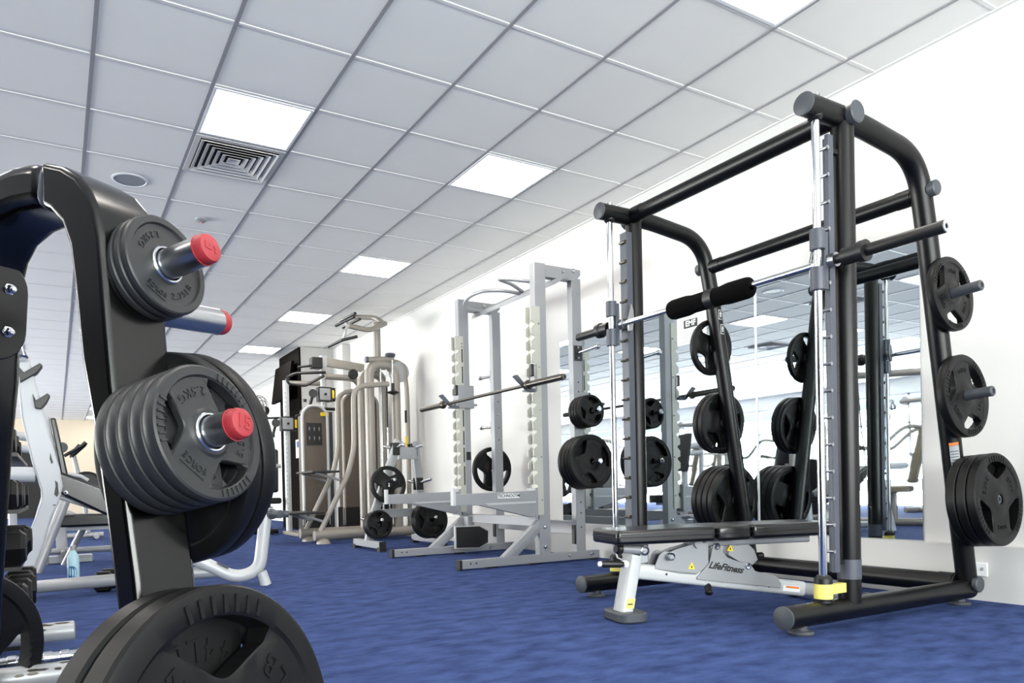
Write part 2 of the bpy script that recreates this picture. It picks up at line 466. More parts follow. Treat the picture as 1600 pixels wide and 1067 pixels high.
# air vent: nested square cones
def vent(cx, j, lab):
    x, y = cell(cx, j); t = thing('air_vent', lab, 'vent', (x + GS / 2, y + GT / 2, HC), 'square ceiling air vents', rotz=0)
    f = M(); a = GS / 2 - 0.012; b = a - 0.035
    f.bb(-a, a, -a, -b, -0.004, 0.0055).bb(-a, a, b, a, -0.004, 0.0055).bb(-a, -b, -b, b, -0.004, 0.0055).bb(b, a, -b, b, -0.004, 0.0055)
    obj('frame', f, 'grille', t)
    obj('backing', M().bb(-b, b, -b, b, 0.0042, 0.0058), 'dark_void', t)
    for q in range(6):
        r1 = b - 0.004 - q * 0.042; r0 = r1 - 0.027; l = M()
        if q == 5: r1 = 0.042; r0 = 0.02
        P0 = [V((sx * r0, sy * r0, 0.0035)) for sx, sy in ((-1, -1), (1, -1), (1, 1), (-1, 1))]
        P1 = [V((sx * r1, sy * r1, -0.014 + 0.002 * q)) for sx, sy in ((-1, -1), (1, -1), (1, 1), (-1, 1))]
        P2 = [p + V((0, 0, -0.003)) for p in P1]; P3 = [p + V((0, 0, -0.002)) for p in P0]
        vs = P0 + P1 + P2 + P3; fs = []
        for k in range(4):
            k2 = (k + 1) % 4
            fs += [(k, k2, k2 + 4, k + 4), (k + 4, k2 + 4, k2 + 8, k + 8), (k + 8, k2 + 8, k2 + 12, k + 12), (k + 12, k2 + 12, k2, k)]
        if q == 5: fs.append((15, 14, 13, 12))
        l.add(vs, fs); obj('louvre', l, 'grille', t)
    return t
vent(1, 4, 'large square louvred air vent set in the ceiling beside the light panel')
vent(-2, 5, 'square louvred air vent farther left in the ceiling, seen in the mirror')
vent(-5, 9, 'square louvred air vent by the window side, seen in the mirror')
# round ceiling speaker and detector
t = thing('ceiling_speaker', 'round white speaker grille flush in a ceiling tile left of the vent', 'speaker', (0.539, 5.973, HC + 0.006))
obj('rim', M().lathe((0.539, 5.973, HC + 0.006), (0, 0, -1), [(0, 0.12), (0.006, 0.124), (0.009, 0.112), (0.005, 0.108), (0.001, 0.108)], 40), 'label_white', t)
obj('grille', M().lathe((0.539, 5.973, HC + 0.006), (0, 0, -1), [(0.004, 0), (0.005, 0.107), (0, 0.107)], 40), 'label_grey', t)
t = thing('motion_detector', 'small round ceiling detector with a red dot above the red peg cap', 'detector', (1.141, 6.571, HC + 0.006))
obj('housing', M().lathe((1.141, 6.571, HC + 0.006), (0, 0, -1), [(0, 0.05), (0.008, 0.048), (0.022, 0.03), (0.026, 0)], 28), 'label_grey', t)
obj('indicator', M().lathe((1.141, 6.571, HC - 0.020), (0, 0, -1), [(0, 0.006), (0.002, 0.005), (0.003, 0)], 10), 'led_red', t)
# wall socket and notice
t = thing('wall_socket', 'white double power socket low on the wall behind the stacked plates', 'socket', (PX, 1.955, 0.16))
obj('face_plate', M().bb(PX - 0.012, PX, 1.895, 1.968, 0.125, 0.195), 'label_white', t, bevel=0.003)
obj('switch', M().bb(PX - 0.016, PX - 0.011, 1.912, 1.924, 0.155, 0.172), 'label_grey', t)
obj('switch', M().bb(PX - 0.016, PX - 0.011, 1.944, 1.956, 0.155, 0.172), 'label_grey', t)
t = thing('paper_notice', 'white paper notice with a black heading box, stuck on the mirror behind the smith machine', 'notice', (WX - 0.012, 3.90, 1.70))
NX = WX - 0.0095
obj('sheet', M().bb(NX - 0.001, NX, 3.765, 4.055, 1.68, 1.951), 'label_white', t)
obj('heading_box', M().bb(NX - 0.002, NX - 0.001, 3.85, 3.985, 1.80, 1.862), 'ink', t)
tt = M(); tt.merge(text_m('EMF', 0.058, 0.0, 0, 0.002), frame((NX - 0.003, 3.917, 1.832), (0, -1, 0), (0, 0, 1)))
obj('heading', tt, 'label_white', t)
tt = M()
for k in range(7): tt.bb(NX - 0.002, NX - 0.001, 3.795, 4.02 - 0.02 * (k % 3), 1.695 + 0.013 * k, 1.698 + 0.013 * k)
obj('printed_lines', tt, 'label_grey', t)

# ------------------------------------------------------------------ weight plates
def arc_text(mm, s, R0, phi, size, inward, z, depth=0.0020, bold=0.0):
    adv = size * 0.66; n = len(s)
    pos = 0; ws = []
    for ch in s: ws.append(0.34 if ch in '.I1' else 0.78 if ch in 'GKMW' else 0.66)
    tot = sum(ws) * size
    for ch, w_ in zip(s, ws):
        c = (pos + w_ * size / 2 - tot / 2); pos += w_ * size
        a = phi + (c / R0 if inward else -c / R0)
        er = V((math.cos(a), math.sin(a), 0)); et = V((-math.sin(a), math.cos(a), 0))
        if inward: xd, yd = et, -er
        else: xd, yd = -et, er
        mm.merge(text_m(ch, size, depth, 0, bold), frame(er * R0 + V((0, 0, z)), xd, yd))
def plate_mesh(name, rad, th, style, texts=(), phi0=55, ribs=True, detail=1.0, mt='rubber'):
    """style 'grip': three hand openings; 'disc': plain. Front face at z=0, back at z=-th, front faces +z"""
    n = 72 if detail >= 1 else 48; b = 0.0255; mm = M()
    NR = []
    hc = R(34)           # half angle of an opening
    def prof(a):
        # list of (r, z_front) across the radius at angle a
        d = min(abs((a - R(phi0) - k * 2 * PI / 3 + PI) % (2 * PI) - PI) for k in range(3))
        rin = 0.80
        if style == 'grip' and d < hc:
            rin = 0.80 - 0.36 * math.cos(d / hc * PI / 2) ** 0.8
        hub = 0.3 if style == 'grip' else 0.34
        if rad < 0.12 and style == 'grip': hub = 0.36
        hz = 0.0 if style == 'grip' else -0.001
        rr = [(b, hz), (rad * hub * 0.9, hz), (rad * hub, hz - 0.0035), (rad * max(hub + 0.03, rin * 0.72 if d < hc else 0.5), -0.0045),
              (rad * max(rin - 0.02, hub + 0.06), -0.0045), (rad * max(rin, hub + 0.07), -0.0065 if (style == 'grip' and d < hc) else -0.0045),
              (rad * 0.815, -0.0045 if d >= hc else -0.003), (rad * 0.84, 0.0), (rad * 0.955, 0.0), (rad * 0.985, -0.002), (rad, -0.007)]
        for i in range(1, len(rr)):
            if rr[i][0] <= rr[i - 1][0]: rr[i] = (rr[i - 1][0] + 0.0006, rr[i][1])
        return rr, d
    angs = []
    for k in range(n): angs.append(2 * PI * k / n + R(phi0))
    P = [prof(a) for a in angs]; K = len(P[0][0]); hole = 5     # opening spans rings 5..6
    for a, (rr, d) in zip(angs, P):
        for r, z in rr: mm.v.append(V((r * math.cos(a), r * math.sin(a), z)))
    for a, (rr, d) in zip(angs, P):
        for r, z in rr: mm.v.append(V((r * math.cos(a), r * math.sin(a), -th - z)))
    def F(i, j): return (i % n) * K + j
    def B(i, j): return n * K + (i % n) * K + j
    for i in range(n):
        op = style == 'grip' and P[i][1] < hc - 1e-6 and P[(i + 1) % n][1] < hc - 1e-6
        opp = style == 'grip' and P[i - 1][1] < hc - 1e-6 and P[i][1] < hc - 1e-6
        for j in range(K - 1):
            if op and j == hole: continue
            mm.f.append((F(i, j), F(i, j + 1), F(i + 1, j + 1), F(i + 1, j)))
            mm.f.append((B(i, j), B(i + 1, j), B(i + 1, j + 1), B(i, j + 1)))
        mm.f.append((F(i, K - 1), B(i, K - 1), B(i + 1, K - 1), F(i + 1, K - 1)))
        mm.f.append((F(i, 0), F(i + 1, 0), B(i + 1, 0), B(i, 0)))
        if op:
            mm.f.append((F(i, hole), F(i + 1, hole), B(i + 1, hole), B(i, hole)))
            mm.f.append((F(i, hole + 1), B(i, hole + 1), B(i + 1, hole + 1), F(i + 1, hole + 1)))
        if op != opp:
            mm.f.append((F(i, hole), B(i, hole), B(i, hole + 1), F(i, hole + 1)))
    if style == 'grip' and ribs:
        for k in range(3):
            for q in range(-3, 4):
                a = R(phi0) + k * 2 * PI / 3 + q * R(6.4)
                er = V((math.cos(a), math.sin(a), 0)); et = V((-math.sin(a), math.cos(a), 0))
                for s_ in (1, -1):
                    z0 = 0.0 if s_ > 0 else -th
                    mm.box(er * rad * 0.885 + V((0, 0, z0)), (rad * 0.11, rad * 0.03, 0.0045), frame((0, 0, 0), er, et).to_3x3())
    for tx in texts:
        s, r_, ph, size, inward = tx[:5]
        arc_text(mm, s, r_ * rad, R(ph), size * rad, inward, -0.0045 if style == 'grip' else -0.0045)
        if s == 'FORCE' and detail >= 1:
            a = R(ph); er = V((math.cos(a), math.sin(a), 0)); et = V((-math.sin(a), math.cos(a), 0))
            mm.box(er * (r_ * rad + size * rad * 0.66) + V((0, 0, -0.004)), (size * rad * 3.2, size * rad * 0.12, 0.002), frame((0, 0, 0), et, -er).to_3x3())
    me = mm.mesh(name, None, 32)
    me.materials.append(MATS[mt])
    return me
PK = {
    'p125': (0.080, 0.015), 'p25': (0.1035, 0.0235), 'p20f': (0.232, 0.046),
    'p10': (0.178, 0.034), 'p15': (0.2, 0.042), 'p20': (0.223, 0.045), 'p5': (0.115, 0.028), 'pd': (0.1, 0.03)}
ph = 55
def tx3(kg, lb, s): return [(kg, 0.62, ph + 60, s, True), (lb, 0.62, ph - 60, s, True), ('FORCE', 0.60, ph + 180, s * 0.8, False)]
PM = {
    'p125': plate_mesh('weight_plate', *PK['p125'], 'disc', [('1.25KG', 0.62, 150, 0.19, True), ('2.75LB', 0.62, -35, 0.19, True), ('FORCE', 0.64, 262, 0.15, False)], 55, mt='rubber_worn'),
    'p25': plate_mesh('weight_plate', *PK['p25'], 'grip', tx3('2.5KG', '5.5LB', 0.18), 55, mt='rubber_worn'),
    'p20f': plate_mesh('weight_plate', *PK['p20f'], 'grip', tx3('20KG', '44LB', 0.21), 55, mt='rubber'),
    'p10': plate_mesh('weight_plate', *PK['p10'], 'grip', tx3('10KG', '22LB', 0.15), 55),
    'p15': plate_mesh('weight_plate', *PK['p15'], 'grip', tx3('15KG', '33LB', 0.15), 55),
    'p20': plate_mesh('weight_plate', *PK['p20'], 'grip', tx3('20KG', '44LB', 0.15), 55),
    'p5': plate_mesh('weight_plate', *PK['p5'], 'grip', tx3('5KG', '11LB', 0.15), 55, detail=0.5),
    'pd': plate_mesh('weight_plate', *PK['pd'], 'disc', [], 55, detail=0.5)}
def plate(kind, C, n, spin, label, group, ring=False):
    n = V(n).normalized(); vz = V((0, 0, 1)); v = (vz - n * vz.dot(n)).normalized(); u = v.cross(n)
    c, s = math.cos(R(spin)), math.sin(R(spin))
    mm = frame(C, u * c + v * s, v * c - u * s)
    o = bpy.data.objects.new('weight_plate', PM[kind]); COL.objects.link(o); o.matrix_world = mm
    tag(o, label, 'weight plate', group)
    if ring:
        me = bpy.data.meshes.get('bore_ring_mesh')
        if not me:
            me = M().lathe((0, 0, -0.014), (0, 0, 1), [(0, 0.0252), (0.0145, 0.0252), (0.0162, 0.0262), (0.0162, 0.0285), (0.0148, 0.0300), (0.01, 0.0300)], 36).mesh('bore_ring_mesh')
            me.materials.append(MATS['chrome'])
        q = bpy.data.objects.new('bore_ring', me); COL.objects.link(q); q.parent = o
    return o
ORD = ['outermost', 'second', 'third', 'fourth', 'fifth', 'sixth']
def stack(kind, C, n, spins, desc, group, ring=False, gap=0.001, labels=None):
    C = V(C); n = V(n).normalized(); th = PK[kind][1]
    for k, sp in enumerate(spins):
        if labels: lab = labels[k]
        elif len(spins) == 1: lab = 'black rubber ' + desc
        else: lab = ('outermost ' if k == 0 else 'innermost ' if k == len(spins) - 1 else ORD[k] + ' ') + 'black rubber ' + desc
        plate(kind, C - n * (k * (th + gap)), n, sp, lab, group, ring and k == 0)

# ------------------------------------------------------------------ foreground plate tree (local x = peg direction, y = across the leg, z up)
TA = R(-55); TO = V((-1.083 * math.sin(R(145)) + 0.813 * math.sin(R(55)), -1.083 * math.cos(R(145)) + 0.813 * math.cos(R(55)), 0))
TX = V((math.cos(TA), math.sin(TA), 0)); TY = V((-math.sin(TA), math.cos(TA), 0))
def T(x, y, z): return TO + TX * x + TY * y + V((0, 0, z))
tree = thing('plate_tree', 'glossy black arched weight plate tree with red-capped steel pegs', 'weight rack', TO)
oc = [(0.23, 0.03), (0.2, 0.3), (0.177, 0.519), (0.163, 0.614), (0.151, 0.71), (0.138, 0.806), (0.130, 0.90), (0.125, 0.97), (0.121, 1.03), (0.112, 1.072), (0.096, 1.104), (0.072, 1.130), (0.04, 1.150), (0.0, 1.164)]
ic = [(0.18, 0.03), (0.155, 0.3), (0.135, 0.46), (0.115, 0.6), (0.090, 0.755), (0.070, 0.85), (0.059, 0.959), (0.050, 1.025), (0.034, 1.062), (0.008, 1.088)]
mid_o, mid_i = (-0.012, 1.167), (-0.012, 1.097)
obj('right_frame', M().prism(oc + [mid_o, mid_i] + ic[::-1], T(0, 0, 0), TX, V((0, 0, 1)), 0.115), 'black_gloss', tree, bevel=0.02, seg=4, ang=60)
mir = lambda L: [(-0.17 - x, z) for x, z in L]
obj('left_frame', M().prism([(-0.014, 1.1675), (-0.045, 1.174), (-0.085, 1.177), (-0.125, 1.174)] + mir(oc)[::-1] + mir(ic) + [(-0.13, 1.105), (-0.085, 1.108), (-0.04, 1.105), (-0.014, 1.098)], T(0, 0, 0), TX, V((0, 0, 1)), 0.115), 'black_gloss', tree, bevel=0.02, seg=4, ang=60)
obj('weld_seam', M().sweep([T(-0.0115, 0, 1.1325), T(-0.0145, 0, 1.1333)], rrect(0.1158, 0.0725, 0.022, 4), up=(0, 0, 1)), 'grey_collar', tree)
b = M(); b.tube([T(-0.52, 0, 0.035), T(0.35, 0, 0.035)], 0.034); b.tube([T(-0.085, -0.32, 0.035), T(-0.085, 0.32, 0.035)], 0.034)
obj('base', b, 'black_gloss', tree)
for (x, y) in ((-0.49, 0), (0.32, 0), (-0.085, -0.3), (-0.085, 0.3)):
    obj('foot', M().lathe(T(x, y, 0), (0, 0, 1), [(0, 0), (0, 0.04), (0.02, 0.04), (0.03, 0.03), (0.03, 0)], 20), 'plastic_black', tree)
# bracket plate with two bolts on the left leg
br = M(); pl = [(0.055 * math.cos(a), 0.035 + 0.055 * math.sin(a)) for a in [R(q) for q in range(0, 181, 15)]] + [(0.055 * math.cos(a), -0.035 + 0.055 * math.sin(a)) for a in [R(q) for q in range(180, 361, 15)]]
IN = V((math.cos(R(7)), 0, math.sin(R(-7)))); INX = (TX * IN.x + V((0, 0, IN.z))).normalized(); INZ = (V((0, 0, 1)) * IN.x - TX * IN.z).normalized()
br.prism(pl, T(-0.224, 0, 0.975), TY, INZ, 0.010)
obj('bracket', br, 'black_gloss', tree, bevel=0.002)
for z, x in ((1.012, -0.216), (0.937, -0.2245)):
    obj('bolt', M().lathe(T(x, 0.02, z), INX, [(0, 0.0105), (0.002, 0.0105), (0.0025, 0.008), (0.009, 0.008), (0.010, 0.005), (0.015, 0.005), (0.016, 0)], 6, ), 'chrome', tree, ang=20)
UPT = 0.14
def peg(parent, p, d, L, r=0.0235, cap=True, num=None):
    d = V(d).normalized(); p = V(p)
    obj('peg_collar', M().lathe(p, d, [(0, 0), (0, 0.034), (0.008, 0.034), (0.010, r)], 28), 'plastic_black', parent)
    pg = obj('peg', M().lathe(p, d, [(0, 0), (0, r), (L, r), (L, 0)], 40), 'steel', parent)
    if cap:
        e = p + d * L
        cp = M().lathe(e, d, [(-0.0005, 0), (-0.0005, r * 1.02), (0.001, r * 1.03), (0.0012, r * 0.97), (0.012, r * 0.97), (0.017, r * 0.88), (0.0185, r * 0.72), (0.0185, 0)], 36)
        cp_o = obj('end_cap', cp, 'red_cap', pg, bevel=0)
        if num:
            vz = V((0, 0, 1)); v = (vz - d * vz.dot(d)).normalized(); u = v.cross(d)
            tn = M(); c, s = math.cos(R(num[1])), math.sin(R(num[1]))
            tn.merge(text_m(num[0], num[2], 0.0012, 0, 0.0004), frame(e + d * 0.0185, u * c + v * s, v * c - u * s))
            obj('number', tn, 'red_cap', cp_o)
    return pg
E = 0.0
def tdir(sx, sy, el): return (TX * sx + TY * sy) * math.cos(R(el)) + V((0, 0, math.sin(R(el))))
A1 = V((0.16404, 1.24135, 0.36318 + CAMH)); A2 = V((0.20106, 1.116, 0.0888 + CAMH)); A3 = V((0.1997, 1.0244, -0.3577 + CAMH))
n1 = tdir(1, 0.02, 8.8); n2 = tdir(1, 0, 10.3); n3 = tdir(1, 0.03, 6.0)
g = 'plates on the arched black tree'
peg(tree, A1 - n1 * 0.055, n1, 0.128, 0.0235, True, ('5', 82, 0.034))
peg(tree, A2 - n2 * 0.138, n2, 0.182, 0.0235, True, ('15', -12, 0.030))
peg(tree, A3 - n3 * 0.215, n3, 0.27, 0.0235, True)
stack('p125', A1, n1, [-22, 40, 100], 'small plate on the top front peg of the arched black tree', g, True)
stack('p25', A2, n2, [-4, 35, 10, 80, 50], 'plate on the middle front peg of the arched black tree', g, True)
stack('p20f', A3, n3, [30, 88], 'large plate on the bottom front peg of the arched black tree', g, True)
# side pegs facing away from the camera
s1 = tdir(0, 1, 4); s2 = tdir(0, 1, 6)
peg(tree, T(0.088, 0.055, 0.945), s1, 0.155, 0.0235)
peg(tree, T(0.107, 0.055, 0.695), s2, 0.14, 0.0235)
stack('p10', T(0.107, 0.135, 0.703), s2, [40, 0], 'plate on the rear side peg of the arched black tree', g)
# left side
n4 = tdir(-1, 0, 8); peg(tree, T(-0.36, 0, 0.322), n4, 0.2)
stack('p10', T(-0.41, 0, 0.333), n4, [20], 'plate cut by the lower left corner, on the left peg', g)

# ------------------------------------------------------------------ smith machine
YN, YFR = 1.93, 3.24
sm = thing('smith_machine', 'large matt black smith machine with chrome guide rods beside the wall mirror', 'smith machine', (3.2, 2.6, 0))
for y in (YN, YFR):
    s_ = -1 if y == YN else 1
    f = M()
    f.tube([(2.55, y, 0.078), (3.965, y, 0.072)], 0.048, 28)
    obj('base_rail', f, 'black_tube', sm)
    f = M(); f.lathe((2.551, y, 0.078), (-1, 0, 0), [(0, 0.0485), (0.006, 0.0485), (0.009, 0.044), (0.009, 0)], 32)
    obj('rail_cap', f, 'endcap_grey', sm)
    f = M(); f.tube([(2.99, y, 0.10), (2.99, y, 2.19)], 0.047, 28)
    obj('upright', f, 'black_tube', sm)
    obj('upright_sleeve', M().cyl((2.99, y, 0.205), (2.99, y, 0.29), 0.0485, n=28), 'grey_collar', sm)
    f = M(); f.tube([(2.735, y, 2.2), (3.10, y, 2.2), (3.56, y, 2.15), (3.64, y, 1.80), (3.965, y, 0.06)], 0.046, 28, fil=[0.1, 0.26, 0.12], k=10)
    obj('arched_leg', f, 'black_tube', sm)
    f = M(); f.lathe((2.737, y, 2.2), (-1, 0, 0), [(0, 0.047), (0.008, 0.047), (0.011, 0.042), (0.011, 0)], 32)
    f.lathe((2.995, y + s_ * 0.04, 2.2), (0, s_, 0), [(0, 0.048), (0.028, 0.048), (0.032, 0.043), (0.032, 0)], 32)
    f.lathe((3.60, y + s_ * 0.04, 1.99), (0, s_, 0), [(0, 0.036), (0.03, 0.036), (0.034, 0.031), (0.034, 0)], 28)
    f.lathe((3.955, y + s_ * 0.04, 0.1), (0, s_, 0), [(0, 0.04), (0.02, 0.04), (0.024, 0.035), (0.024, 0)], 28)
    obj('end_cap', f, 'endcap_grey', sm)
    for x in (2.655, 3.88):
        obj('foot', M().lathe((x, y, 0), (0, 0, 1), [(0, 0), (0, 0.048), (0.008, 0.052), (0.016, 0.045), (0.018, 0.026), (0.05, 0.026)], 24), 'endcap_grey', sm)
    # guide rod, buffer
    f = M().cyl((2.807, y, 0.16), (2.807, y, 2.185), 0.0165, n=28)
    rod = obj('guide_rod', f, 'chrome', sm)
    obj('rod_socket', M().lathe((2.807, y, 2.175), (0, 0, -1), [(0, 0.03), (0.02, 0.03), (0.03, 0.02)], 24), 'plastic_black', sm)
    obj('rod_cap', M().lathe((2.807, y, 2.225), (0, 0, 1), [(0, 0.02), (0.03, 0.02), (0.034, 0.012), (0.034, 0)], 20), 'steel', sm)
    obj('stop_buffer', M().lathe((2.807, y, 0.118), (0, 0, 1), [(0, 0.04), (0.01, 0.04), (0.012, 0.033), (0.09, 0.033)], 28), 'plastic_black', sm)
    obj('stop_collar', M().lathe((2.807, y, 0.135), (0, 0, 1), [(0, 0.034), (0, 0.0375), (0.062, 0.0375), (0.062, 0.034)], 28), 'yellow', sm)
    obj('stop_spring', M().lathe((2.807, y, 0.198), (0, 0, 1), [(0, 0.0375), (0.022, 0.036), (0.034, 0.026), (0.036, 0.017)], 28), 'plastic_black', sm)
    obj('stop_bracket', M().bb(2.83, 2.955, y - 0.014, y + 0.014, 0.15, 0.19), 'yellow', sm)
    # slotted peg rail
    f = M()
    if s_ < 0: f.bb(2.866, 2.902, y - 0.016, y - 0.012, 0.24, 2.1); f.bb(2.866, 2.870, y - 0.012, y + 0.001, 0.24, 2.1); f.bb(2.896, 2.902, y - 0.012, y + 0.03, 0.24, 2.1)
    else: f.bb(2.902, 2.907, y - 0.034, y + 0.022, 0.24, 2.1); f.bb(2.907, 2.945, y - 0.034, y - 0.029, 0.24, 2.1); f.bb(2.907, 2.945, y + 0.017, y + 0.022, 0.24, 2.1)
    obj('peg_rail', f, 'grey_collar', sm, bevel=0.001)
    f = M()
    for z in (0.28, 2.04): f.bb(2.895, 2.955, y - 0.01, y + 0.01, z - 0.01, z + 0.01)
    obj('rail_bracket', f, 'plastic_black', sm)
    for k in range(16):
        z = 0.33 + k * 0.114; p = M()
        px_, ya, yb_ = (2.860, y - 0.018, y + 0.026) if s_ < 0 else (2.893, y - 0.030, y + 0.018)
        p.cyl((px_, ya, z), (px_, yb_, z), 0.0065, n=10)
        p.lathe((px_, ya, z), (0, -1, 0), [(0, 0.011), (0.004, 0.011), (0.004, 0.005), (0.001, 0.005), (0.001, 0)] if s_ > 0 else [(0, 0.008), (0.003, 0.008), (0.003, 0)], 12)
        obj('catch_peg', p, 'steel' if s_ < 0 else 'dark_steel', sm)
def xbar(name, x, z, r):
    f = M().cyl((x, YN + 0.03, z), (x, YFR - 0.03, z), r, n=28)
    o = obj(name, f, 'black_tube', sm)
    g_ = M()
    for y, d in ((YN + 0.04, 1), (YFR - 0.04, -1)): g_.cyl((x, y, z), (x, y + d * 0.075, z), r * 1.06, n=28)
    obj('crossbar_sleeve', g_, 'black_tube', o)
xbar('top_crossbar', 2.96, 2.2, 0.043)
xbar('rear_crossbar', 3.605, 1.985, 0.04)
xbar('floor_crossbar', 3.93, 0.1, 0.05)
# decal strip and printed label, wrapped on the leg
def wrap(zc, h, half_ang, rad, a0=R(222)):
    f = M(); ax = V((-0.185, 0, 1)).normalized(); c = V((legx(zc), YN, zc)); e1 = V((1, 0, 0.185)).normalized(); e2 = V((0, 1, 0)); n = 6
    vs = []
    for s_ in (-h / 2, h / 2):
        for r_ in (rad, rad - 0.001):
            for k in range(n + 1):
                a = a0 - half_ang + 2 * half_ang * k / n
                vs.append(c + ax * s_ + (e1 * math.cos(a) + e2 * math.sin(a)) * r_)
    m_ = n + 1; fs = [(k, k + 1, k + 1 + 2 * m_, k + 2 * m_) for k in range(n)] + [(k + m_, k + 3 * m_, k + 1 + 3 * m_, k + 1 + m_) for k in range(n)]
    fs += [(k, k + m_, k + 1 + m_, k + 1) for k in range(n)] + [(k + 2 * m_, k + 1 + 2 * m_, k + 1 + 3 * m_, k + 3 * m_) for k in range(n)]
    return f.add(vs, fs)
def legx(z): return 3.64 + (1.8 - z) * 0.187
dl = obj('warning_decal', wrap(0.70, 0.19, R(26), 0.0468), 'label_grey', sm)
obj('orange_band', wrap(0.802, 0.014, R(26), 0.0470), 'orange', dl)
f = M()
for k in range(12): f.merge(wrap(0.618 + k * 0.0135, 0.004, R(19 + 3 * (k % 2)), 0.0472))
obj('printed_lines', f, 'endcap_grey', dl)
f = M()
for z in (1.69, 1.78, 1.60): 
    x = 3.64 + (1.8 - z) * 0.187
    f.bb(x - 0.016, x + 0.012, YFR - 0.0465, YFR - 0.045, z - 0.03, z + 0.03)
d2 = obj('exercise_decal', f, 'label_white', sm)
f = M()
for z in (1.69, 1.78, 1.60):
    x = 3.64 + (1.8 - z) * 0.187
    f.bb(x - 0.014, x + 0.010, YFR - 0.048, YFR - 0.0466, z - 0.027, z + 0.027)
obj('decal_ground', f, 'ink', d2)
f = M()
for z in (1.69, 1.78, 1.60):
    x = 3.64 + (1.8 - z) * 0.187 - 0.002
    q = -0.0488 + YFR
    f.box((x, q, z + 0.016), (0.006, 0.001, 0.006)); f.box((x, q, z + 0.004), (0.005, 0.001, 0.016))
    for s_ in (-1, 1):
        f.box((x + s_ * 0.004, q, z - 0.010), (0.003, 0.001, 0.016), Matrix.Rotation(s_ * 0.35, 3, 'Y')); f.box((x + s_ * 0.006, q, z + 0.006), (0.010, 0.001, 0.0025), Matrix.Rotation(-s_ * 0.6, 3, 'Y'))
obj('figure', f, 'label_white', d2)
# the sliding bar
bx, bz = 2.862, 1.56
sb = thing('smith_barbell', 'chrome barbell with black end sleeves, sliding on the rods of the black smith machine', 'barbell', (bx, 2.58, bz))
obj('bar', M().cyl((bx, 1.78, bz), (bx, 3.40, bz), 0.0145, n=20), 'chrome', sb)
for y, d, e in ((YN, -1, 1.45), (YFR, 1, 3.62)):
    obj('sleeve', M().lathe((bx, y + d * 0.16, bz), (0, d, 0), [(0, 0), (0, 0.0245), (abs(e - y) - 0.165, 0.0245), (abs(e - y) - 0.16, 0.0225), (abs(e - y) - 0.16, 0)], 28), 'plastic_black', sb)
    obj('sleeve_tip', M().lathe((bx, e, bz), (0, d, 0), [(0, 0.0215), (0.004, 0.0215), (0.004, 0.010), (0, 0.010), (0, 0)], 20), 'silver', sb)
    obj('sleeve_flange', M().lathe((bx, y + d * 0.05, bz), (0, d, 0), [(0, 0), (0, 0.02), (0.03, 0.02), (0.032, 0.036), (0.10, 0.036), (0.104, 0.044), (0.13, 0.044), (0.134, 0)], 28), 'plastic_black', sb)
    hs = M()
    for z0, z1 in ((bz + 0.045, bz + 0.13), (bz - 0.125, bz - 0.03)): hs.lathe((2.807, y, z0), (0, 0, 1), [(0, 0.0175), (0, 0.0305), (z1 - z0, 0.0305), (z1 - z0, 0.0175)], 28)
    hs.bb(2.825, 2.85, y - 0.02, y + 0.02, bz - 0.12, bz + 0.12)
    obj('carriage', hs, 'grey_collar', sb, bevel=0.001)
    obj('bearing', M().lathe((bx, y - 0.05, bz), (0, 1, 0), [(0, 0), (0, 0.03), (0.1, 0.03), (0.1, 0)], 24), 'steel', sb)
    hk = M(); hk.prism([(-0.01, -0.05), (0.02, -0.045), (0.035, 0.02), (0.03, 0.075), (0.015, 0.11), (0.0, 0.06), (-0.012, 0.02)], (bx + 0.012, y - d * 0.075, bz), (1, 0, 0), (0, 0, 1), 0.012)
    obj('lock_hook', hk, 'steel', sb, bevel=0.002)
pd = thing('barbell_pad', 'thick black foam pad wrapped round the smith machine bar', 'foam pad', (bx, 2.56, bz))
prof = []
L0, L1 = 2.31, 2.83
ys = [0, 0.004, 0.012, 0.03, 0.13, 0.17, 0.36, 0.40, 0.49, 0.508, 0.516, 0.52]
rs = [0.0146, 0.040, 0.048, 0.051, 0.052, 0.047, 0.046, 0.052, 0.052, 0.048, 0.040, 0.0146]
obj('foam', M().lathe((bx, L0, bz - 0.008), (0, 1, 0), list(zip(ys, rs)), 32), 'foam', pd, ang=60)
obj('strap', M().lathe((bx, 2.52, bz - 0.008), (0, 1, 0), [(0, 0.0465), (0, 0.0490), (0.05, 0.0490), (0.05, 0.0465)], 28), 'plastic_black', pd)
# weight horns on the arched legs
def legx(z): return 3.64 + (1.8 - z) * 0.187
def horn(parent, x, y, z, d, L, r=0.0245, mt='endcap_grey', tip=True):
    f = M().lathe((x, y, z), d, [(0, 0), (0, r * 1.3), (0.012, r * 1.3), (0.014, r), (L - 0.004, r), (L, r - 0.004), (L, r * 0.45), (L - 0.006, r * 0.45), (L - 0.006, 0)], 28)
    return obj('weight_horn', f, mt, parent)
UP4 = 0.07
g = 'plates on the smith machine'
for z, L in ((1.50, 0.17), (1.02, 0.17), (0.515, 0.145)):
    horn(sm, legx(z), YN - 0.04, z, (0, -1, UP4), L)
    horn(sm, legx(z), YFR + 0.04, z, (0, 1, UP4), L)
nn = V((0, -1, UP4)); nf = V((0, 1, UP4))
stack('p10', (legx(1.5) + 0.012, YN - 0.085, 1.505), nn, [-28], 'plate, highest of those on the near leg of the smith machine', g)
stack('p15', (legx(1.02) + 0.012, YN - 0.094, 1.025), nn, [-12], 'plate in the middle of the near leg of the smith machine', g)
stack('p20', (legx(0.515) + 0.01, YN - 0.185, 0.525), nn, [35, 70, 10], 'large plate at the bottom of the near smith machine leg', g)
stack('p10', (legx(1.5), YFR + 0.083, 1.505), nf, [20], 'plate, highest of those on the far leg of the smith machine', g)
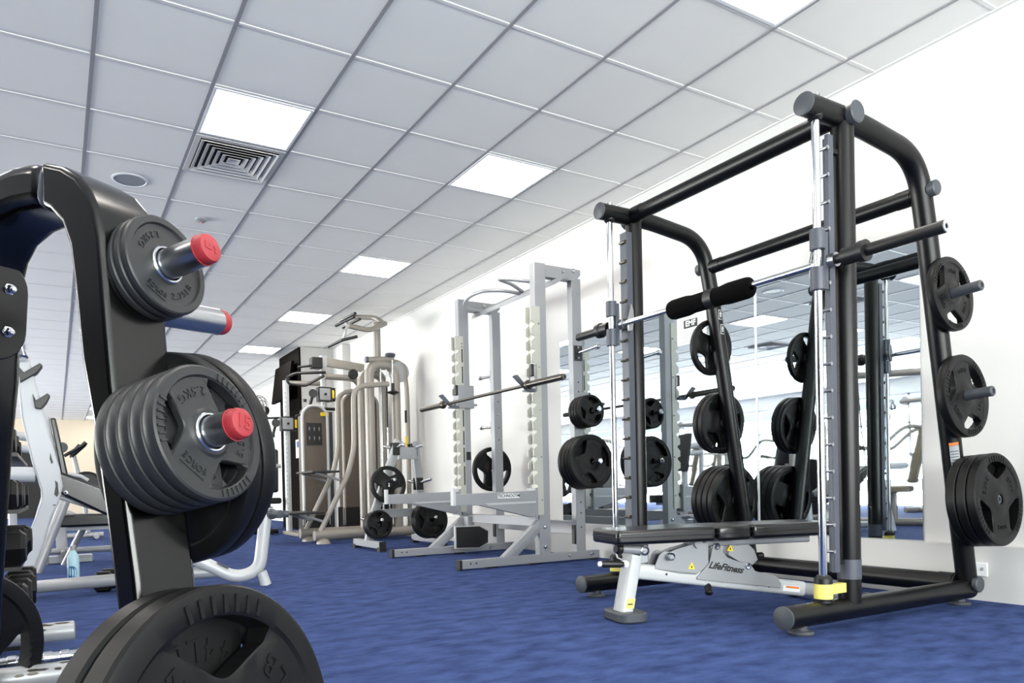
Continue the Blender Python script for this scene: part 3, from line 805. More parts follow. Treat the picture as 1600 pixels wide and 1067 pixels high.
stack('p15', (legx(1.02), YFR + 0.136, 1.025), nf, [70, 10], 'plate midway up the far leg of the smith machine', g)
stack('p20', (legx(0.515), YFR + 0.23, 0.525), nf, [35, 0, 80, 50], 'large plate at the bottom of the far smith machine leg', g)

# ------------------------------------------------------------------ adjustable bench (local x along the bench)
bn = thing('weight_bench', 'adjustable silver bench with black vinyl pads, standing inside the black smith machine', 'bench', (2.30, 2.60, 0), rotz=R(-13.5))
def rb(u0, u1, z0, z1, w_, m_=None): return (m_ or M()).bb(u0, u1, -w_ / 2, w_ / 2, z0, z1)
f = M(); pts = rrect(0.15, 0.215, 0.05, 5)
f.prism(pts, (0.0, 0, 0.024), (1, 0, 0), (0, 1, 0), 0.045); obj('foot_pad', f, 'endcap_grey', bn, bevel=0.008)
f = M(); f.sweep([(-0.012, 0, 0.04), (0.045, 0, 0.305)], rrect(0.095, 0.062, 0.014, 3), up=(1, 0, 0)); obj('front_post', f, 'silver_light', bn)
f = M(); f.prism([(-0.022, 0), (0.02, 0), (0.02, 0.045), (-0.022, 0.045)], (-0.0, -0.0485, 0.062), (1, 0, 0), (0.2, 0, 1), 0.001)
st = obj('post_sticker', f, 'yellow', bn); obj('sticker_mark', M().bb(-0.012, 0.014, -0.0498, -0.0492, 0.078, 0.084), 'ink', st)
f = M(); f.sweep([(0.02, 0, 0.235), (0.985, 0, 0.088)], rrect(0.075, 0.075, 0.016, 3), up=(0, 0, 1)); obj('spine', f, 'silver_light', bn)
f = M(); f.sweep([(0.98, 0, 0.089), (1.18, 0, 0.060)], rrect(0.062, 0.062, 0.016, 3), up=(0, 0, 1)); obj('rear_spine', f, 'silver_blue', bn)
f = M(); f.cyl((1.16, -0.24, 0.045), (1.16, 0.24, 0.045), 0.03, n=20); obj('rear_bar', f, 'silver_blue', bn)
for y in (-1, 1): obj('wheel', M().lathe((1.16, y * 0.24, 0.045), (0, y, 0), [(0, 0), (0, 0.045), (0.03, 0.045), (0.034, 0.03), (0.034, 0)], 24), 'plastic_black', bn)
f = M(); f.prism([(-0.05, 0), (0.05, 0), (0.05, 0.028), (-0.05, 0.028)], (0.90, -0.0385, 0.083), (0.99, 0, -0.15), (0.15, 0, 0.99), 0.001)
st = obj('spine_sticker', f, 'label_white', bn)
f = M(); f.prism([(-0.035, 0.016), (0.045, 0.016), (0.045, 0.026), (-0.035, 0.026)], (0.90, -0.0392, 0.083), (0.99, 0, -0.15), (0.15, 0, 0.99), 0.001); obj('orange_mark', f, 'orange', st)
f = M()
for u, z in ((0.20, 0.208), (0.50, 0.158), (0.70, 0.128), (0.77, 0.116)): f.lathe((u, -0.038, z), (0, -1, 0), [(0, 0.006), (0.0005, 0.006), (0.0005, 0)], 12)
obj('spine_hole', f, 'ink', bn)
# wing plates carrying the lettering
wing = [(0.36, 0.185), (0.43, 0.25), (0.445, 0.31), (0.452, 0.335), (0.47, 0.346), (0.49, 0.338), (0.505, 0.30), (0.53, 0.272), (0.57, 0.256), (0.605, 0.243), (0.625, 0.246), (0.65, 0.242),
        (0.668, 0.222), (0.685, 0.198), (0.72, 0.186), (0.79, 0.172), (0.815, 0.158), (0.835, 0.13), (0.835, 0.105), (0.36, 0.175)]
for s_ in (-1, 1):
    f = M(); f.prism(wing, (0, s_ * 0.0425, 0), (1, 0, 0), (0, 0, 1), 0.008); wg = obj('wing_plate', f, 'silver_blue', bn, bevel=0.0015)
    f = M()
    for u, z in ((0.471, 0.328), (0.643, 0.224)): f.lathe((u, s_ * 0.047, z), (0, s_, 0), [(0, 0.0155), (0.006, 0.0155), (0.008, 0.013), (0.005, 0.012), (0.004, 0.0)], 20)
    obj('pivot_bolt', f, 'chrome', wg)
tt = M(); tt.merge(text_m('LifeFitness', 0.046, 0.0006, 0.4, 0.0013), frame((0.518, -0.0475, 0.223), (0.975, 0, -0.19), (0.19, 0, 0.975)))
obj('lettering', tt, 'ink', bn)
# front seat carrier
f = M(); f.prism([(0.135, 0.235), (0.165, 0.30), (0.19, 0.318), (0.22, 0.312), (0.26, 0.325), (0.36, 0.345), (0.43, 0.35), (0.43, 0.24), (0.36, 0.195), (0.27, 0.205)], (0, -0.034, 0), (1, 0, 0), (0, 0, 1), 0.007)
f.prism([(0.135, 0.235), (0.165, 0.30), (0.19, 0.318), (0.22, 0.312), (0.26, 0.325), (0.36, 0.345), (0.43, 0.35), (0.43, 0.24), (0.36, 0.195), (0.27, 0.205)], (0, 0.034, 0), (1, 0, 0), (0, 0, 1), 0.007)
obj('seat_carrier', f, 'silver_blue', bn, bevel=0.001)
f = M(); f.lathe((0.213, -0.038, 0.292), (0, -1, 0), [(0, 0.018), (0.03, 0.018), (0.032, 0.015), (0.028, 0.01), (0.028, 0)], 22); f.lathe((0.083, -0.04, 0.325), (0, -1, 0), [(0, 0.022), (0.012, 0.022), (0.014, 0.017), (0.009, 0.012), (0.009, 0)], 22)
obj('carrier_bolt', f, 'steel', bn)
f = M(); f.prism([(0.0, 0.28), (0.02, 0.275), (0.06, 0.30), (0.083, 0.352), (0.10, 0.345), (0.10, 0.27), (0.02, 0.262)], (0, -0.04, 0), (1, 0, 0), (0, 0, 1), 0.006)
f.tube([(-0.055, -0.02, 0.33), (-0.05, -0.03, 0.298), (-0.015, -0.035, 0.28), (0.03, -0.035, 0.285)], 0.004, 8)
obj('pivot_bracket', f, 'silver', bn)
f = M(); f.cyl((-0.03, -0.03, 0.338), (0.09, -0.03, 0.325), 0.02); f.cyl((0.37, -0.05, 0.345), (0.37, 0.05, 0.345), 0.022)
obj('pivot_tube', f, 'silver_blue', bn)
obj('pivot_cap', M().lathe((-0.03, -0.03, 0.338), (-1, 0, 0.1), [(0, 0), (0, 0.027), (0.02, 0.027), (0.028, 0.02), (0.028, 0)], 20), 'plastic_black', bn)
# warning triangles
for u, z, y in ((0.335, 0.225, -0.0385), (0.56, 0.30, -0.025)):
    w_ = obj('warning_triangle', M().prism([(-0.018, 0), (0.018, 0), (0, 0.034)], (u, y, z), (1, 0, -0.1), (0.1, 0, 1), 0.001), 'yellow_warn', bn)
    obj('warning_mark', M().prism([(-0.005, 0.006), (0.005, 0.006), (0, 0.02)], (u, y - 0.0008, z), (1, 0, -0.1), (0.1, 0, 1), 0.0006), 'ink', w_)
f = M(); f.sweep([(0.42, 0, 0.345), (1.02, 0, 0.342)], rrect(0.07, 0.036, 0.012, 3), up=(0, 0, 1)); obj('backrest_beam', f, 'silver_blue', bn)
# adjustment arm and pull knob
f = M(); f.prism([(0.56, 0.33), (0.60, 0.325), (0.66, 0.335), (0.70, 0.30), (0.72, 0.25), (0.69, 0.225), (0.62, 0.24), (0.55, 0.28)], (0, 0.0, 0), (1, 0, 0), (0, 0, 1), 0.05); obj('adjusting_arm', f, 'silver', bn, bevel=0.003)
obj('pull_knob', M().lathe((0.70, -0.01, 0.268), (1, -0.1, 0.0), [(0, 0.01), (0.02, 0.01), (0.022, 0.017), (0.05, 0.017), (0.056, 0.012), (0.056, 0)], 20), 'plastic_black', bn)
obj('lever_peg', M().lathe((0.43, -0.03, 0.145), (-0.35, -0.6, -0.6), [(0, 0.01), (0.02, 0.018), (0.055, 0.018), (0.06, 0.012), (0.06, 0)], 20), 'plastic_black', bn)
obj('carry_handle', M().lathe((-0.145, -0.05, 0.275), (1, 0, -0.06), [(0, 0), (0, 0.012), (0.012, 0.0165), (0.10, 0.0165), (0.10, 0.012), (0.14, 0.012)], 20), 'plastic_black', bn)
obj('handle_end', M().lathe((-0.035, -0.055, 0.269), (1, 0, -0.06), [(0, 0.012), (0.004, 0.019), (0.016, 0.019), (0.026, 0.012), (0.028, 0)], 20).lathe((-0.145, -0.05, 0.275), (-1, 0, 0.06), [(0, 0.013), (0.01, 0.012), (0.014, 0)], 16), 'label_white', bn)
# pads: cushion with bevelled edges and a seam line
def pad(name, u0, u1, z0, z1, w0, w1, parent, ang=0, z2=None):
    z2 = z1 if z2 is None else z2
    f = M(); o = [(u0, -w0 / 2), (u0 + (u1 - u0) * 0.25, -w0 * 0.55), (u1, -w1 / 2), (u1, w1 / 2), (u0 + (u1 - u0) * 0.25, w0 * 0.55), (u0, w0 / 2)]
    n = len(o); f.add([(a, b, z0) for a, b in o] + [(a, b, z1 if a < (u0 + u1) / 2 else z2) for a, b in o], [tuple(range(n)), tuple(range(n, 2 * n))] + [(k, (k + 1) % n, (k + 1) % n + n, k + n) for k in range(n)])
    p = obj(name, f, 'vinyl', parent, bevel=0.016, seg=4, ang=80)
    f = M(); o2 = [((a - (u0 + u1) / 2) * 1.003 + (u0 + u1) / 2, b * 1.012) for a, b in o]; zz = z0 + 0.52 * (z1 - z0)
    f.tube([(a, b, zz) for a, b in fillet([(x, y, 0) for x, y in o2 + o2[:1]], 0.02, 4) for a, b in [(a, b)]] if False else [(p_.x, p_.y, zz) for p_ in fillet([(x, y, 0) for x, y in o2 + [o2[0]]], 0.014, 3)][:-1], 0.0018, 6, closed=True)
    obj('piping', f, 'plastic_black', p)
    return p
pad('seat_pad', -0.10, 0.398, 0.362, 0.428, 0.26, 0.30, bn, z2=0.434)
pad('middle_pad', 0.410, 0.595, 0.362, 0.432, 0.29, 0.29, bn)
pad('back_pad', 0.605, 1.09, 0.365, 0.432, 0.29, 0.26, bn)

# ------------------------------------------------------------------ grey power rack
rk = thing('power_rack', 'grey steel power rack with toothed uprights and two safety arms', 'rack', (3.4, 5.5, 0))
YR, YL = 4.85, 6.13
def tex_hole(f, x, y, z, r=0.006): f.lathe((x, y, z), (0, -1, 0), [(0, r), (0.001, r), (0.001, 0)], 10)
def bolt(f, x, y, z, d=(0, -1, 0), r=0.014): f.lathe((x, y, z), d, [(0, r * 1.5), (0.003, r * 1.4), (0.003, r), (0.010, r), (0.013, r * 0.6), (0.013, 0)], 12)
for y in (YR, YL):
    nr = y == YR; nm = 'base_rail'
    f = M().bb(2.675, 4.02, y, y + 0.06, 0.012, 0.078); obj(nm, f, 'silver_blue', rk, bevel=0.003)
    f = M().bb(2.652, 2.676, y - 0.003, y + 0.063, 0.004, 0.081); f.bb(3.30, 3.42, y + 0.005, y + 0.055, 0, 0.012); f.bb(3.92, 4.0, y + 0.005, y + 0.055, 0, 0.012); f.bb(2.9, 3.0, y + 0.005, y + 0.055, 0, 0.012)
    obj('rubber_end', f, 'plastic_black', rk, bevel=0.002)
    f = M().bb(3.40, 3.51, y, y + 0.07, 0.07, 2.45); obj('front_upright', f, 'silver_blue', rk, bevel=0.004)
    f = M().bb(3.785, 3.88, y + 0.01, y + 0.075, 0.07, 2.37); obj('rear_upright', f, 'silver_blue', rk, bevel=0.004)
    f = M().prism([(3.505, 2.345), (3.79, 2.345), (3.84, 2.36), (3.88, 2.40), (3.88, 2.445), (3.505, 2.445)], (0, y + 0.042, 0), (1, 0, 0), (0, 0, 1), 0.066)
    obj('top_beam', f, 'silver_blue', rk, bevel=0.003)
    f = M().sweep([(3.07, y + 0.03, 0.045), (3.43, y + 0.03, 0.33)], rrect(0.055, 0.085, 0.006, 2), up=(0, 0, 1)); obj('brace', f, 'silver_blue', rk)
    # toothed strip
    z0, z1 = 0.40, 2.09; pts = [(3.44, z0), (3.44, z1), (3.352, z1)]; nt_ = 14; st_ = (z1 - 0.16 - z0) / nt_
    for k in range(nt_):
        zt = z1 - 0.12 - k * st_
        pts += [(3.352, zt), (3.385, zt - 0.012), (3.385, zt - 0.03), (3.352, zt - 0.058)]
    pts += [(3.352, z0)]
    f = M().prism(pts, (0, y - 0.004, 0), (1, 0, 0), (0, 0, 1), 0.012); f.prism(pts, (0, y + 0.074, 0), (1, 0, 0), (0, 0, 1), 0.012)
    f.bb(3.386, 3.402, y, y + 0.07, z0, z1)
    strip = obj('toothed_strip', f, 'cream_strip', rk)
    f = M()
    if nr:
        for z in (0.52, 0.87, 1.25, 1.6, 1.95): bolt(f, 3.425, y - 0.010, z, r=0.005)
        obj('strip_screw', f, 'steel', strip)
    else:
        for z in (2.02, 1.99, 1.05, 1.67, 1.42): tex_hole(f, 3.425, y - 0.010, z, 0.006)
        for za, zb in ((1.84, 1.97), (1.64, 1.80), (1.22, 1.38), (1.05, 1.18), (0.88, 1.02), (0.66, 0.84)): f.bb(3.419, 3.431, y - 0.0115, y - 0.0100, za, zb)
        obj('strip_slot', f, 'ink', strip)
    f = M()
    for z in (0.14, 0.30): bolt(f, 3.455, y, z)
    for x, z in ((3.70, 2.41), (3.81, 2.43)): bolt(f, x, y + 0.01, z)
    for x in (3.70, 3.93): bolt(f, x, y, 0.05, r=0.010)
    for z in (1.58, 1.35, 0.98): bolt(f, 3.83, y + 0.01, z, r=0.009) if not nr else None
    obj('bolt', f, 'steel', rk)
    f = M()
    for z in ((0.40, 0.49, 0.70, 1.42, 1.5, 0.28) if nr else (1.1, 1.22, 0.52, 0.42, 1.48, 1.56)): tex_hole(f, 3.835, y + 0.0095, z, 0.007)
    for x in (2.75, 2.80, 3.95): tex_hole(f, x, y - 0.0005, 0.05, 0.007)
    obj('adjustment_hole', f, 'ink', rk)
    obj('bumper', M().bb(3.77, 3.786, y + 0.02, y + 0.06, 0.14, 0.30), 'plastic_black', rk, bevel=0.003)
    # hook carriage
    f = M().bb(3.372, 3.545, y - 0.018, y + 0.088, 1.40, 1.62) if not nr else M().bb(3.385, 3.40, y - 0.016, y + 0.086, 1.40, 1.62)
    hk = obj('hook_carriage', f, 'silver_blue', rk, bevel=0.003)
    f = M().prism([(3.17, 1.515), (3.20, 1.52), (3.30, 1.42), (3.37, 1.42), (3.37, 1.395), (3.285, 1.395), (3.155, 1.505)], (0, y - 0.022, 0), (1, 0, 0), (0, 0, 1), 0.012)
    f.bb(3.28, 3.38, y - 0.022, y + 0.03, 1.395, 1.408)
    obj('bar_hook', f, 'grey_collar', hk)
    obj('hook_pad', M().bb(3.345, 3.37, y - 0.016, y + 0.02, 1.52, 1.62), 'plastic_black', hk, bevel=0.006)
    obj('carriage_pin', M().cyl((3.54, y + 0.03, 1.44), (3.60, y + 0.03, 1.44), 0.012), 'steel', hk) if not nr else None
    # safety arm with tapered web
    f = M().prism([(2.60, 0.50), (2.60, 0.585), (3.352, 0.60), (3.352, 0.385), (3.30, 0.385), (2.82, 0.497)], (0, y - 0.02, 0), (1, 0, 0), (0, 0, 1), 0.045)
    f.bb(3.335, 3.36, y - 0.045, y + 0.085, 0.37, 0.62)
    arm = obj('safety_arm', f, 'silver_blue', rk, bevel=0.003)
    obj('arm_stop', M().bb(2.588, 2.61, y - 0.044, y + 0.004, 0.50, 0.632), 'silver_light', arm, bevel=0.002)
    obj('arm_rib', M().prism([(2.86, 0.51), (3.335, 0.515), (3.335, 0.50), (2.90, 0.495)], (0, y - 0.045, 0), (1, 0, 0), (0, 0, 1), 0.006), 'silver_light', arm)
    if nr:
        nm_ = obj('name_plate', M().bb(2.98, 3.18, y - 0.0455, y - 0.0435, 0.545, 0.58), 'label_white', arm)
        obj('lettering', M().merge(text_m('TECHNOGYM', 0.033, 0.0002, 0.15, 0.0008), frame((3.08, y - 0.0462, 0.563), (1, 0, 0), (0, 0, 1))), 'ink', nm_)
    # weight horns on the rear uprights
    d = -1 if nr else 1; yb = y + 0.01 if nr else y + 0.075
    for z in (1.755, 1.245, 0.825):
        bk = obj('horn_bracket', M().bb(3.79, 3.875, yb, yb + d * 0.012, z - 0.075, z + 0.05), 'plastic_black', rk, bevel=0.002)
        f = M()
        for zz in (z - 0.055, z + 0.032): bolt(f, 3.83, yb + d * 0.012, zz, (0, d, 0), 0.007)
        obj('bolt', f, 'steel', bk)
        L = 0.27 if nr else 0.27
        if not nr: L = 0.26
        obj('weight_horn', M().lathe((3.83, yb + d * 0.01, z - 0.012), (0, d, 0.05), [(0, 0), (0, 0.015), (L - 0.035, 0.015), (L - 0.033, 0.024), (L - 0.006, 0.024), (L, 0.016), (L, 0)], 22), 'chrome', rk)
obj('exercise_sticker', M().bb(3.455, 3.505, YL - 0.002, YL, 0.90, 0.98), 'ink', rk)
for x, z0, z1 in ((3.83, 0.22, 0.33),):
    obj('rear_cross_beam', M().bb(x - 0.03, x + 0.03, YR + 0.07, YL, z0, z1), 'silver_blue', rk, bevel=0.003)
obj('lower_cross_beam', M().bb(3.44, 3.50, YR + 0.07, YL, 0.30, 0.38), 'silver_blue', rk, bevel=0.003)
cb = obj('chin_up_beam', M().prism([(3.59, 2.285), (3.72, 2.36), (3.72, 2.40), (3.59, 2.325)], (0, (YR + YL) / 2 + 0.035, 0), (1, 0, 0), (0, 0, 1), 1.36), 'silver_blue', rk, bevel=0.002)
nm_ = obj('name_plate', M().box((3.650, 5.33, 2.3175), (0.05, 0.2, 0.003), Matrix.Rotation(-math.atan2(0.06, 0.12), 3, 'Y')), 'label_white', cb)
obj('lettering', M().merge(text_m('TECHNOGYM', 0.034, 0.0002, 0.15, 0.0008), frame((3.651, 5.33, 2.3155), (0, -1, 0), (0.12, 0, 0.06))), 'ink', nm_)
hz = 2.335
obj('chin_up_handle', M().tube([(3.66, 6.05, hz), (3.47, 6.06, hz), (3.33, 5.90, hz + 0.01), (3.25, 5.62, hz + 0.01), (3.27, 5.44, hz + 0.01), (3.42, 5.34, hz + 0.005), (3.62, 5.36, hz)], 0.0155, 16, fil=0.09), 'silver', cb)
obj('chin_up_handle', M().tube([(3.62, 5.35, hz + 0.02), (3.44, 5.25, hz + 0.04), (3.27, 5.20, hz + 0.05), (3.40, 5.16, hz + 0.05), (3.60, 5.05, hz + 0.02)], 0.0155, 16, fil=0.04), 'silver', cb)
# rubber faced foot rest between the frames
ft = obj('foot_plate', M().prism([(3.245, 0.06), (3.245, 0.275), (3.51, 0.27), (3.61, 0.215), (3.605, 0.10), (3.50, 0.05)], (0, 6.02, 0), (1, 0, 0), (0, 0, 1), 0.03), 'silver_light', rk)
obj('rubber_face', M().prism([(3.255, 0.07), (3.255, 0.265), (3.505, 0.26), (3.60, 0.21), (3.597, 0.105), (3.497, 0.06)], (0, 6.001, 0), (1, 0, 0), (0, 0, 1), 0.008), 'plastic_black', ft)
obj('foot_plate_bracket', M().bb(3.40, 3.47, 6.035, 6.13, 0.10, 0.36), 'silver_blue', rk, bevel=0.003)
# barbell resting in the hooks
bb_ = thing('olympic_barbell', 'dark steel olympic barbell lying in the hooks of the grey power rack', 'barbell', (3.25, 5.5, 1.45))
bx2, bz2 = 3.262, 1.437
obj('shaft', M().cyl((bx2, 4.80, bz2), (bx2, 6.20, bz2), 0.0145), 'dark_steel', bb_)
for y, d, e in ((4.79, -1, 0.49), (6.21, 1, 0.49)):
    obj('sleeve', M().lathe((bx2, y, bz2), (0, d, 0), [(0, 0), (0, 0.02), (0.012, 0.038), (0.03, 0.038), (0.032, 0.030), (0.06, 0.0255), (e - 0.004, 0.0255), (e, 0.022), (e, 0.012), (e - 0.006, 0.012), (e - 0.006, 0)], 26), 'dark_steel', bb_)
PK['p5'] = (0.134, 0.036); PM['p5'] = plate_mesh('weight_plate', *PK['p5'], 'grip', tx3('5KG', '11LB', 0.15), 55, detail=0.5)
g = 'plates on the grey power rack'
u_ = V((0, -1, 0.05))
stack('p5', (3.83, 4.685, 1.245), u_, [20, 50, 80, 10], 'small plate on the near side of the grey rack', g)
stack('p20', (3.83, 4.69, 0.828), u_, [80, 30, 60, 10], 'large plate low on the near side of the grey rack', g)
stack('p20', (3.83, 6.30, 0.815), (0, 1, 0.05), [40], 'plate alone on the far side of the grey rack', g)

# ------------------------------------------------------------------ silver A-frame plate tree by the wall
af = thing('plate_tree', 'silver A-frame weight plate tree with chrome pegs, between the grey rack and the chin-up machine', 'weight rack', (3.25, 7.25, 0))
for x, y0, y1 in ((2.87, 6.87, 7.62), (3.66, 7.05, 7.80)):
    o = obj('base_rail', M().bb(x - 0.035, x + 0.035, y0, y1, 0.03, 0.10), 'silver', af, bevel=0.003)
    f = M()
    for y in (y0, y1): f.bb(x - 0.038, x + 0.038, y - 0.012 if y == y0 else y - 0.06, y + 0.06 if y == y0 else y + 0.012, 0, 0.045); f.bb(x - 0.037, x + 0.037, y - 0.003, y + 0.003, 0.03, 0.102)
    obj('rubber_foot', f, 'plastic_black', o)
def leg(pts, name='leg'): return obj(name, M().sweep(pts, rrect(0.09, 0.05, 0.006, 2), up=(0, 1, 0)), 'silver', af)
leg([(2.87, 7.25, 0.09), (2.93, 7.25, 0.35), (3.10, 7.25, 0.80), (3.245, 7.25, 1.16)])
leg([(3.66, 7.45, 0.09), (3.60, 7.43, 0.35), (3.53, 7.38, 0.80), (3.475, 7.33, 1.16)])
obj('top_plate', M().bb(3.25, 3.47, 7.26, 7.31, 0.96, 1.09), 'silver', af, bevel=0.003)
obj('cross_bar', M().bb(2.95, 3.60, 7.27, 7.34, 0.33, 0.42), 'silver', af, bevel=0.003)
g = 'plates on the silver A-frame tree'
def afhorn(x, y, z, d, L, mt='chrome'):
    b_ = obj('peg_bracket', M().bb(x - 0.04, x + 0.04, y - d * 0.004, y + d * 0.008, z - 0.08, z + 0.055), 'plastic_black', af)
    return obj('peg', M().lathe((x, y, z), (0, d, 0.12), [(0, 0), (0, 0.016), (L - 0.02, 0.02), (L - 0.005, 0.018), (L, 0)], 16), mt, af)
for z, x1_, x2_ in ((1.08, 3.20, 3.46), (0.70, 3.05, 3.52), (0.29, 2.91, 3.57)):
    afhorn(x1_, 7.22, z, -1, 0.22 if z > 1 else 0.30 if z > .5 else 0.27); afhorn(x1_, 7.28, z, 1, 0.26)
    afhorn(x2_, 7.32, z, -1, 0.22 if z > 1 else 0.29); afhorn(x2_, 7.40, z, 1, 0.22)
u_ = V((0, -1, 0.1))
stack('p15', (3.05, 7.09, 0.685), u_, [25], 'plate hanging highest on the silver A-frame tree', g)
PK['p5b'] = (0.148, 0.036); PM['p5b'] = plate_mesh('weight_plate', *PK['p5b'], 'grip', tx3('5KG', '11LB', 0.15), 55, detail=0.5)
stack('p5b', (2.92, 7.05, 0.272), u_, [50, 10, 80], 'small plate at the lower left of the silver A-frame tree', g)
stack('p15', (3.57, 7.14, 0.29), u_, [10, 70, 40], 'large plate at the lower right of the silver A-frame tree', g)

# ------------------------------------------------------------------ chin-up and dip machine
dm = thing('chin_up_machine', 'tall warm grey chin-up and dip machine with bent step tubes and high handles', 'exercise machine', (3.3, 8.7, 0))
W_ = 'silver_warm'
for y in (8.44, 9.02):
    o = obj('base_tube', M().tube([(2.66, y, 0.10), (3.93, y, 0.10)], 0.062, 24), W_, dm)
    obj('dome_foot', M().lathe((2.76, y - 0.02, 0), (0, 0, 1), [(0, 0.085), (0.02, 0.082), (0.055, 0.055), (0.07, 0.02), (0.072, 0)], 24), W_, dm)
    obj('tube_cap', M().lathe((2.661, y, 0.10), (-1, 0, 0), [(0, 0.0625), (0.006, 0.06), (0.008, 0)], 24), 'silver_warm', o)
    st_ = M().tube([(2.72, y, 0.12), (3.10, y, 0.84), (3.18, y, 1.15), (3.19, y, 1.90), (3.66, y, 1.955)], 0.032, 18, fil=[0.1, 0.1, 0.16], k=7)
    obj('step_tube', st_, W_, dm)
obj('cross_tube', M().tube([(3.75, 8.44, 0.10), (3.75, 9.02, 0.10)], 0.05, 18), W_, dm)
for (xa, xb, z) in ((2.64, 2.98, 0.862), (2.34, 2.78, 0.372)):
    sp = obj('step_plate', M().bb(xa, xb, 8.40, 9.08, z - 0.012, z + 0.012), 'plastic_black', dm, bevel=0.004)
    f = M()
    for y in (8.47, 9.0): f.tube([(xb - 0.28, y, z - 0.012), (xb + (0.02 if z > .5 else -0.01), y, z - 0.105)], 0.016, 10)
    obj('step_strut', f, 'silver_blue', sp)
# twin arched columns
for y in (8.62, 8.95):
    obj('arched_column', M().tube([(3.47, y, 0.1), (3.47, y, 2.22), (3.83, y, 2.22), (3.83, y, 0.1)] if y < 8.8 else [(3.50, y, 0.1), (3.50, y, 2.16), (3.80, y, 2.16), (3.80, y, 0.1)], 0.062, 22, fil=0.16, k=8), W_, dm)
obj('guide_tube', M().tube([(3.66, 8.78, 2.30), (4.0, 8.72, 2.30), (4.04, 8.72, 1.9), (4.04, 8.72, 0.1)], 0.03, 16, fil=0.14), W_, dm)
obj('pulley_cover', M().lathe((3.93, 8.70, 2.16), (0, 1, 0), [(0, 0), (0, 0.135), (0.06, 0.135), (0.06, 0)], 32), 'silver', dm)
obj('yellow_label', M().bb(3.985, 4.015, 8.685, 8.692, 1.12, 1.32), 'yellow_warn', dm)
obj('dial_label', M().bb(3.985, 4.012, 8.683, 8.692, 1.5, 1.66), 'ink', dm)
f = M()
for x in (3.62, 3.70): f.cyl((x, 8.60, 0.14), (x, 8.60, 2.25), 0.011, n=12)
obj('guide_rod', f, 'chrome', dm)
obj('weight_stack', M().bb(3.56, 3.76, 8.64, 8.9, 0.12, 0.72), 'dark_void', dm, bevel=0.004)
f = M(); f.bb(3.66, 3.675, 8.52, 8.53, 1.42, 1.98); f.lathe((3.75, 8.52, 1.98), (0, 0, -1), [(0, 0.02), (0.10, 0.02), (0.10, 0.05), (0.12, 0.09), (0.14, 0.03), (0.15, 0)], 16)
obj('assist_lever', f, 'plastic_black', dm)
obj('assist_rod', M().cyl((3.75, 8.52, 1.9), (3.75, 8.52, 2.27), 0.012, n=12), 'chrome', dm)
obj('swivel', M().lathe((3.76, 8.60, 2.32), (0, 0, 1), [(0, 0), (0, 0.055), (0.03, 0.07), (0.05, 0.06), (0.055, 0)], 24), 'grey_collar', dm)
obj('pivot_arm', M().tube([(3.45, 8.60, 2.27), (3.80, 8.60, 2.30)], 0.038, 16), W_, dm)
obj('pivot_cap', M().lathe((3.45, 8.60, 2.27), (-1, 0, 0), [(0, 0.04), (0.03, 0.04), (0.036, 0)], 20), 'grey_collar', dm)
mast = obj('mast', M().tube([(3.63, 8.72, 2.15), (3.63, 8.72, 2.78)], 0.05, 20), W_, dm)
hd = obj('handle_frame', M().tube([(3.40, 9.05, 2.90), (3.66, 8.80, 2.86), (3.70, 8.66, 2.76)], 0.032, 16, fil=0.08).tube([(3.15, 8.45, 2.64), (3.45, 8.52, 2.62), (3.72, 8.64, 2.76)], 0.032, 16, fil=0.1), W_, dm)
hn = obj('curved_handle', M().tube([(3.32, 9.1, 2.74), (3.37, 9.1, 2.83), (3.40, 9.05, 2.905)], 0.014, 10, fil=0.04).tube([(3.02, 8.4, 2.42), (3.08, 8.4, 2.50), (3.12, 8.42, 2.62), (3.10, 8.42, 2.68)], 0.014, 10, fil=0.04), 'silver', dm)
f = M()
for a, b in (((3.36, 9.30, 2.895), (3.40, 8.86, 2.905)), ((3.26, 8.95, 2.73), (3.34, 8.55, 2.76)), ((3.05, 8.62, 2.665), (3.14, 8.22, 2.70)), ((2.95, 8.62, 2.40), (3.04, 8.36, 2.44)), ((3.04, 8.36, 2.44), (3.16, 8.2, 2.46))): f.cyl(a, b, 0.018, n=14)
obj('hand_grip', f, 'plastic_black', hn)

